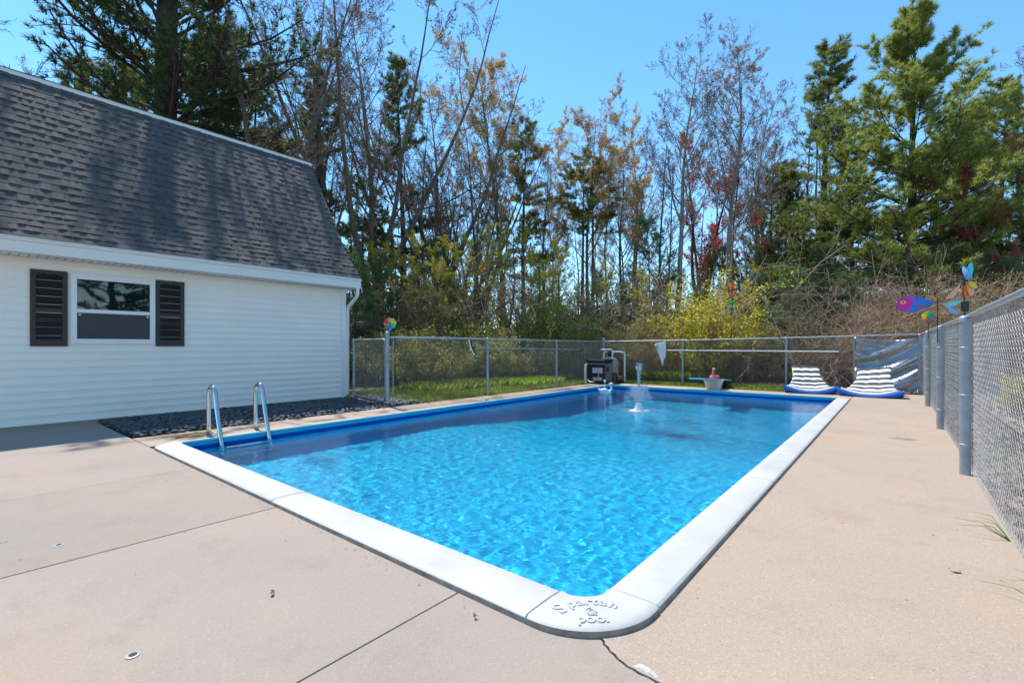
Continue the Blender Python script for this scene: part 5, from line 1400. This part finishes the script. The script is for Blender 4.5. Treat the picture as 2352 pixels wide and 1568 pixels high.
# ------------------------------------------------------------------ understory along the fences
und = 'undergrowth along the fences'
r = random.Random(12)
lab_ol = 'tangled olive-brown bush in the undergrowth behind the left fence'
for i, px in enumerate(range(760, 1400, 42)):
    fw = 14.6 + 3.6 * (px - 760) / 640 + r.uniform(-.5, .9)
    fw = max(fw, 12.6 + (px - 760) * .0085 + 1.0)
    place('bush', B_olive if i % 2 else B_olive2, at(px + r.uniform(-12, 12), fw + 1.0), lab_ol, 'bush', und, s=r.uniform(.75, 1.0), names=SH)
for px, fw, s in ((1450, 19.5, .9), (1500, 20.5, 1.0), (1870, 17.0, .8), (1985, 17.4, .8), (1060, 18.5, .9), (1120, 19, 1.0), (1185, 20, .8), (1255, 20, 1.25), (1300, 19.5, 1.15), (1345, 20.5, 1.1), (1390, 21, .95)):
    place('leafing_shrub', B_green, at(px, fw), 'fresh green leafing shrub above the left fence', 'shrub', 'green shrubs above the left fence', s=s, names=SH)
for i, px in enumerate(range(1420, 1770, 46)):
    place('bush', (B_brush, B_olive2, B_brush)[i % 3], at(px + r.uniform(-12, 12), 18.0 + r.uniform(-.4, 1.0)), 'twiggy brown bush behind the far fence', 'bush', 'brown bushes behind the far fence', s=r.uniform(.7, .95), names=SH)
for i, (px, fw, s) in enumerate(((1885, 15.9, .8), (1935, 15.8, .9), (1985, 16.0, .95), (2045, 17.0, 1.3), (2140, 15.2, 1.1), (1990, 18.6, 1.3), (2120, 18.0, 1.25), (2290, 16.6, 1.15), (2190, 14.2, 1.0), (2250, 13.8, .95), (1950, 16.9, .95), (1990, 17.4, 1.1), (2040, 16.9, 1.05), (2090, 17.6, 1.1), (2150, 16.2, 1.0), (2215, 16.5, 1.0), (2290, 15.5, 1.0), (2365, 14.5, .9))):
    place('cane_thicket', B_cane if i % 4 else B_brush, at(px, fw), 'thicket of arching pale dry canes behind the right-hand fence corner', 'thicket', 'dry cane thickets at the right', s=s, names=SH)
for i, (px, fw, s) in enumerate(((1870, 17.6, .7), (1930, 16.6, .6), (2010, 17.0, .65), (1760, 17.6, .7), (1835, 16.9, .55))):
    place('bush', B_olive, at(px, fw), 'low olive bush behind the loungers', 'bush', 'low bushes behind the loungers', s=s, names=SH)
for px, fw, s in ((815, 17.5, 1.4), (880, 19, 1.5), (1740, 20, 1.3), (1840, 18.2, 1.25), (1890, 19.5, 1.6), (1955, 17.8, 1.2), (2030, 19, 1.5), (2100, 18.6, 1.4), (2180, 18, 1.5), (2260, 17.5, 1.4), (2330, 16.5, 1.3), (1430, 20.5, 1.2), (1010, 22, 1.7)):
    place('young_pine', N_young, at(px, fw), 'young pine in the undergrowth at the edge of the woods', 'pine tree', 'young pines at the edge of the woods', s=s)
for i, (px, fw, s) in enumerate(((870, 19.5, .58), (905, 20.5, .6), (960, 20.5, .66), (1010, 19.5, .5), (1040, 20.0, .62), (1110, 21.5, .72), (1165, 22.5, .75), (1225, 21.0, .60), (1290, 22.5, .66), (1400, 22.0, .55), (1480, 21.5, .5), (1745, 20.5, .52))):
    place('leafing_tree', T_leaf, at(px, fw), 'yellow-green leafing sapling standing deeper in the woods', 'tree', 'leafing saplings at the edge of the woods', s=s)
for i in range(7):
    px = 800 + i * 140 + r.uniform(-18, 18); fw = r.uniform(19.5, 23.5)
    place('brush', B_brush if i % 2 else B_cane, at(px, fw), 'tall leafless brush deeper in the woods', 'brush', 'brush between the trunks in the woods', s=r.uniform(1.25, 1.75), names=SH)
# ------------------------------------------------------------------ the woods behind
wg = 'trees standing deeper in the woods'
for i in range(16):
    px = 770 + i * 76 + r.uniform(-16, 16); fw = r.uniform(25, 32)
    place('bare_tree', T_slim, at(px, fw), 'slender bare tree standing deeper in the woods', 'tree', wg, s=r.uniform(.8, 1.2))
for i in range(8):
    px = 800 + i * 140 + r.uniform(-25, 25); fw = r.uniform(22, 30)
    place('young_pine', N_young, at(px, fw), 'young pine in the undergrowth at the edge of the woods', 'pine tree', 'young pines at the edge of the woods', s=r.uniform(1.5, 2.4))
for px, fw, s in ((150, 23, 1.15), (250, 22, 1.2), (330, 24, 1.25), (480, 22.5, 1.25), (575, 24, 1.2), (740, 24, 1.15)):
    place('pine_tree', N_mid, at(px, fw), 'pine standing deeper in the woods', 'pine tree', 'pines deeper in the woods', s=s)
for px, fw, s in ((1770, 30, .95), (1800, 34, 1.1), (1830, 29, .9)):
    place('pine_tree', N_mid, at(px, fw), 'pine standing deeper in the woods', 'pine tree', 'pines deeper in the woods', s=s)
for px, fw, s in ((745, 24, 1.55), (880, 29, 1.6), (2390, 24, 1.2), (1725, 28, 1.15), (1770, 33, 1.2), (1460, 30, 1.1), (1010, 29, 1.25)):
    place('bare_tree', T_grey, at(px, fw), 'pale barked bare tree standing deeper in the woods', 'tree', wg, s=s)
for px, fw, s in ((1035, 23.5, 1.02), (1085, 26, 1.1), (1250, 27, .9), (1430, 27, .9), (1735, 26, .8)):
    place('bare_tree', T_vase if px < 1100 else T_red if px > 1700 else T_orange, at(px, fw), 'branching tree standing deeper in the woods', 'tree', wg, s=s)
for i in range(30):
    px = 700 + i * 57 + r.uniform(-20, 20); fw = r.uniform(25, 44)
    k = r.random()
    if k < .86: place('bare_tree', T_slim, at(px, fw), 'slender bare tree standing deeper in the woods', 'tree', wg, s=r.uniform(.85, 1.35))
    elif k < .93: place('pine_tree', N_slim if k < .84 else N_mid, at(px, fw), 'pine standing deeper in the woods', 'pine tree', 'pines deeper in the woods', s=r.uniform(.8, 1.15))
    else: place('leafing_tree', T_leaf, at(px, fw), 'yellow-green leafing tree standing deeper in the woods', 'tree', 'leafing trees deeper in the woods', s=r.uniform(.8, 1.2))
for px, fw, s in ((2140, 22, .9), (2215, 24, 1.0), (2290, 20, .95), (2360, 26, 1.1), (1960, 24, .95)):
    place('pine_tree', N_mid, at(px, fw), 'pine standing deeper in the woods', 'pine tree', 'pines deeper in the woods', s=s)
for px, fw, s in ((60, 26, 1.0), (180, 30, 1.1), (280, 28, 1.0), (560, 30, 1.1)):
    place('bare_tree', T_twin, at(px, fw), 'bare tree far behind the roof', 'tree', 'bare trees far behind the roof', s=s)
for i in range(12):
    px = 760 + i * 130 + r.uniform(-22, 22); fw = r.uniform(28, 40)
    place('brush', B_brush if i % 3 else B_cane, at(px, fw), 'tall leafless brush between the trunks deeper in the woods', 'brush', 'brush between the trunks in the woods', s=r.uniform(1.2, 1.8), names=SH)
for i, (x, y, s, w) in enumerate(((13, 3.0, 1.0, 'the one due right of the camera'), (14.5, 6.5, 1.1, 'the middle one'), (12.5, 9.5, .9, 'the smallest'), (17, .5, 1.2, 'the one farthest back'), (18, 12, 1.2, 'the one farthest ahead'))):
    place('pine_tree', N_mid if i % 2 else N_slim, (x, y), 'pine reflected in the garage window, ' + w, 'pine tree', 'pines reflected in the window', s=s)
# far wood as one mass of twigs and leaves
g = np.random.default_rng(77); so = Soup()
n = 420
a_ = g.uniform(-.75, 1.25, n) ; fw = g.uniform(42, 75, n); th_ = R(39.24)
S = np.stack([fw * (a_ * math.cos(th_) - math.sin(th_)), fw * (a_ * math.sin(th_) + math.cos(th_)), np.full(n, -.06)], 1)
P1, Q1 = grow(g, S, np.tile([[0, 0, 1.0]], (n, 1)), g.uniform(3, 7, n), np.full(n, .07), 5, .08, .03, .2); so.add(*np_tubes(P1, Q1, 4))
b = spawn(g, P1, Q1, g.uniform(4, 9, n), 6, .2, 1, .7, .2, .35, .5); P2, Q2 = grow(g, *b, 3, .1, .05, .4); so.add(*np_tubes(P2, Q2, 3))
pos = P2[:, 1:].reshape(-1, 3) + g.normal(0, .35, (len(P2) * 3, 3))
V, F, T = leaves(g, pos, .16); so.add(V, F, 1, T)
tag(put('distant_wood', so.mesh('distant_wood', [M['twig'], M['leaf_olive']])), 'distant wood seen between the nearer trunks', 'wood', kind='stuff')

# ------------------------------------------------------------------ grass, litter
def blades(g, xy, h, w, lean=.35):
    n = len(xy); az = g.random(n) * 2 * PI; d = np.stack([np.cos(az), np.sin(az), np.zeros(n)], 1); s = np.stack([-np.sin(az), np.cos(az), np.zeros(n)], 1) * w
    p = np.concatenate([xy, np.full((n, 1), -.06)], 1); hh = (h * g.uniform(.5, 1.2, n))[:, None]
    m = p + d * hh * lean * .3 + np.array([0, 0, 1.0]) * hh * .6; t = p + d * hh * lean + np.array([0, 0, 1.0]) * hh
    V = np.stack([p - s, p + s, m + s * .7, t, m - s * .7], 1).reshape(-1, 3); F = np.arange(5 * n).reshape(n, 5)
    return V, F, np.repeat(np.clip(g.normal(.5, .25, n), 0, 1), 5)
def quad_pts(g, n, a, b, c, d):
    u, v = g.random((n, 1)), g.random((n, 1)); a, b, c, d = map(np.array, (a, b, c, d))
    return (a * (1 - u) + b * u) * (1 - v) + (d * (1 - u) + c * u) * v
def grass(name, label, n, quads, h, w, m, lean=.35, seed=1):
    g = np.random.default_rng(seed); so = Soup()
    for q in quads: so.add(*[x for x in (lambda t: (t[0], t[1], 0, t[2]))(blades(g, quad_pts(g, n // len(quads), *q), h, w, lean))])
    return tag(put(name, so.mesh(name, [m])), label, 'grass', kind='stuff')
grass('lawn_grass', 'short lawn strip behind the left fence', 21000, [((-8.05, 6.6), (-8.35, 15.2), (-11.5, 17.5), (-11.5, 6.6))], .13, .006, M['grass'])
grass('dry_grass_edge', 'dry grass fringe along the deck edge', 7000, [((-8.0, 6.3), (-7.98, 14.7), (-8.4, 14.9), (-8.45, 6.4)), ((-7.9, 14.75), (-2.2, 14.75), (-2.2, 15.1), (-7.9, 15.0))], .07, .005, M['grass_dry'], .9, 2)
grass('lawn_grass', 'short lawn strip in front of the far fence', 14000, [((-7.9, 14.8), (-.7, 15.6), (-.5, 17.0), (-8.2, 16.6))], .10, .006, M['grass'], .5, 3)
grass('tall_grass', 'taller dark green grass along the undergrowth behind the left fence', 9000, [((-9.6, 8.5), (-9.6, 15.5), (-11.0, 16.0), (-11.2, 8.5))], .26, .007, M['grass'], .7, 4)
grass('bright_grass', 'bright yellow-green grass mound behind the left fence', 4500, [((-9.0, 11.6), (-9.0, 13.8), (-10.0, 14.2), (-10.0, 11.4))], .24, .007, M['grass_bright'], .6, 5)
grass('green_weeds', 'green weeds under the far fence', 5000, [((-7.4, 16.2), (-4.8, 16.5), (-4.8, 17.4), (-7.4, 17.2))], .40, .010, M['grass'], .8, 6)
g = np.random.default_rng(9); so = Soup()
xy = np.concatenate([quad_pts(g, 9000, (.62, 1.5), (.62, 16.5), (5.5, 18.0), (5.5, 1.5)), quad_pts(g, 3000, (-9, 17), (3, 17), (4, 22), (-10, 22))])
pos = np.concatenate([xy, g.uniform(-.055, -.02, (len(xy), 1))], 1); V, F, T = leaves(g, pos, .045, .6, .75); so.add(V, F, 0, T)
tag(put('leaf_litter', so.mesh('leaf_litter', [M['litter']], False)), 'pinkish brown fallen leaves outside the right fence', 'leaf litter', kind='stuff')
for i, (x, y, lab) in enumerate(((.56, 4.35, 'thin grass tuft poking through the right fence onto the deck'), (.57, 3.35, 'thin grass tuft at the foot of the right fence, nearest the camera'))):
    mb = MB(); q = random.Random(i)
    for k in range(6):
        a = R(150 + q.uniform(-55, 55)); l = q.uniform(.12, .30); z = q.uniform(.05, .12)
        mb.tube([(x, y, 0), (x + l * .5 * math.cos(a), y + l * .5 * math.sin(a), z), (x + l * math.cos(a), y + l * math.sin(a), z * .8)], [.0025, .002, .0006], 4)
    tag(mb.build('grass_tuft', M['grass_bright']), lab, 'grass')
Y_sh = shrub(61, .7, .5, (M['twig'], M['twig'], M['leaf_yellow']), stems=14, leafn=3, leaf=.03)
for x, y, s, w in ((2.2, 9.5, 1.0, 'second nearest to the camera'), (2.6, 7.4, .9, 'nearest to the camera'), (3.2, 11.2, 1.2, 'the largest, third from the camera'), (1.8, 13.2, .9, 'farthest from the camera')):
    place('low_shrub', Y_sh, (x, y), 'low yellow leafing shrub outside the right fence, ' + w, 'shrub', 'low shrubs outside the right fence', s=s, names=SH)
for x, y, s, w in ((4.5, 13.5, .8, 'closest behind the third fence post'), (6, 9.5, .9, 'nearest to the camera'), (7, 13, 1.0, 'on the far right'), (5.5, 17, .9, 'behind the fence corner'), (8, 17, 1, 'farthest from the camera')):
    place('bush', B_brush, (x, y), 'twiggy brush outside the right fence, ' + w, 'bush', 'brush outside the right fence', s=s, names=SH)
_tris = 0
for me in bpy.data.meshes:
    if me.users: _tris += sum(1 for _ in ()) + (len(me.loops) - 2 * len(me.polygons))
print('TRIS', _tris)
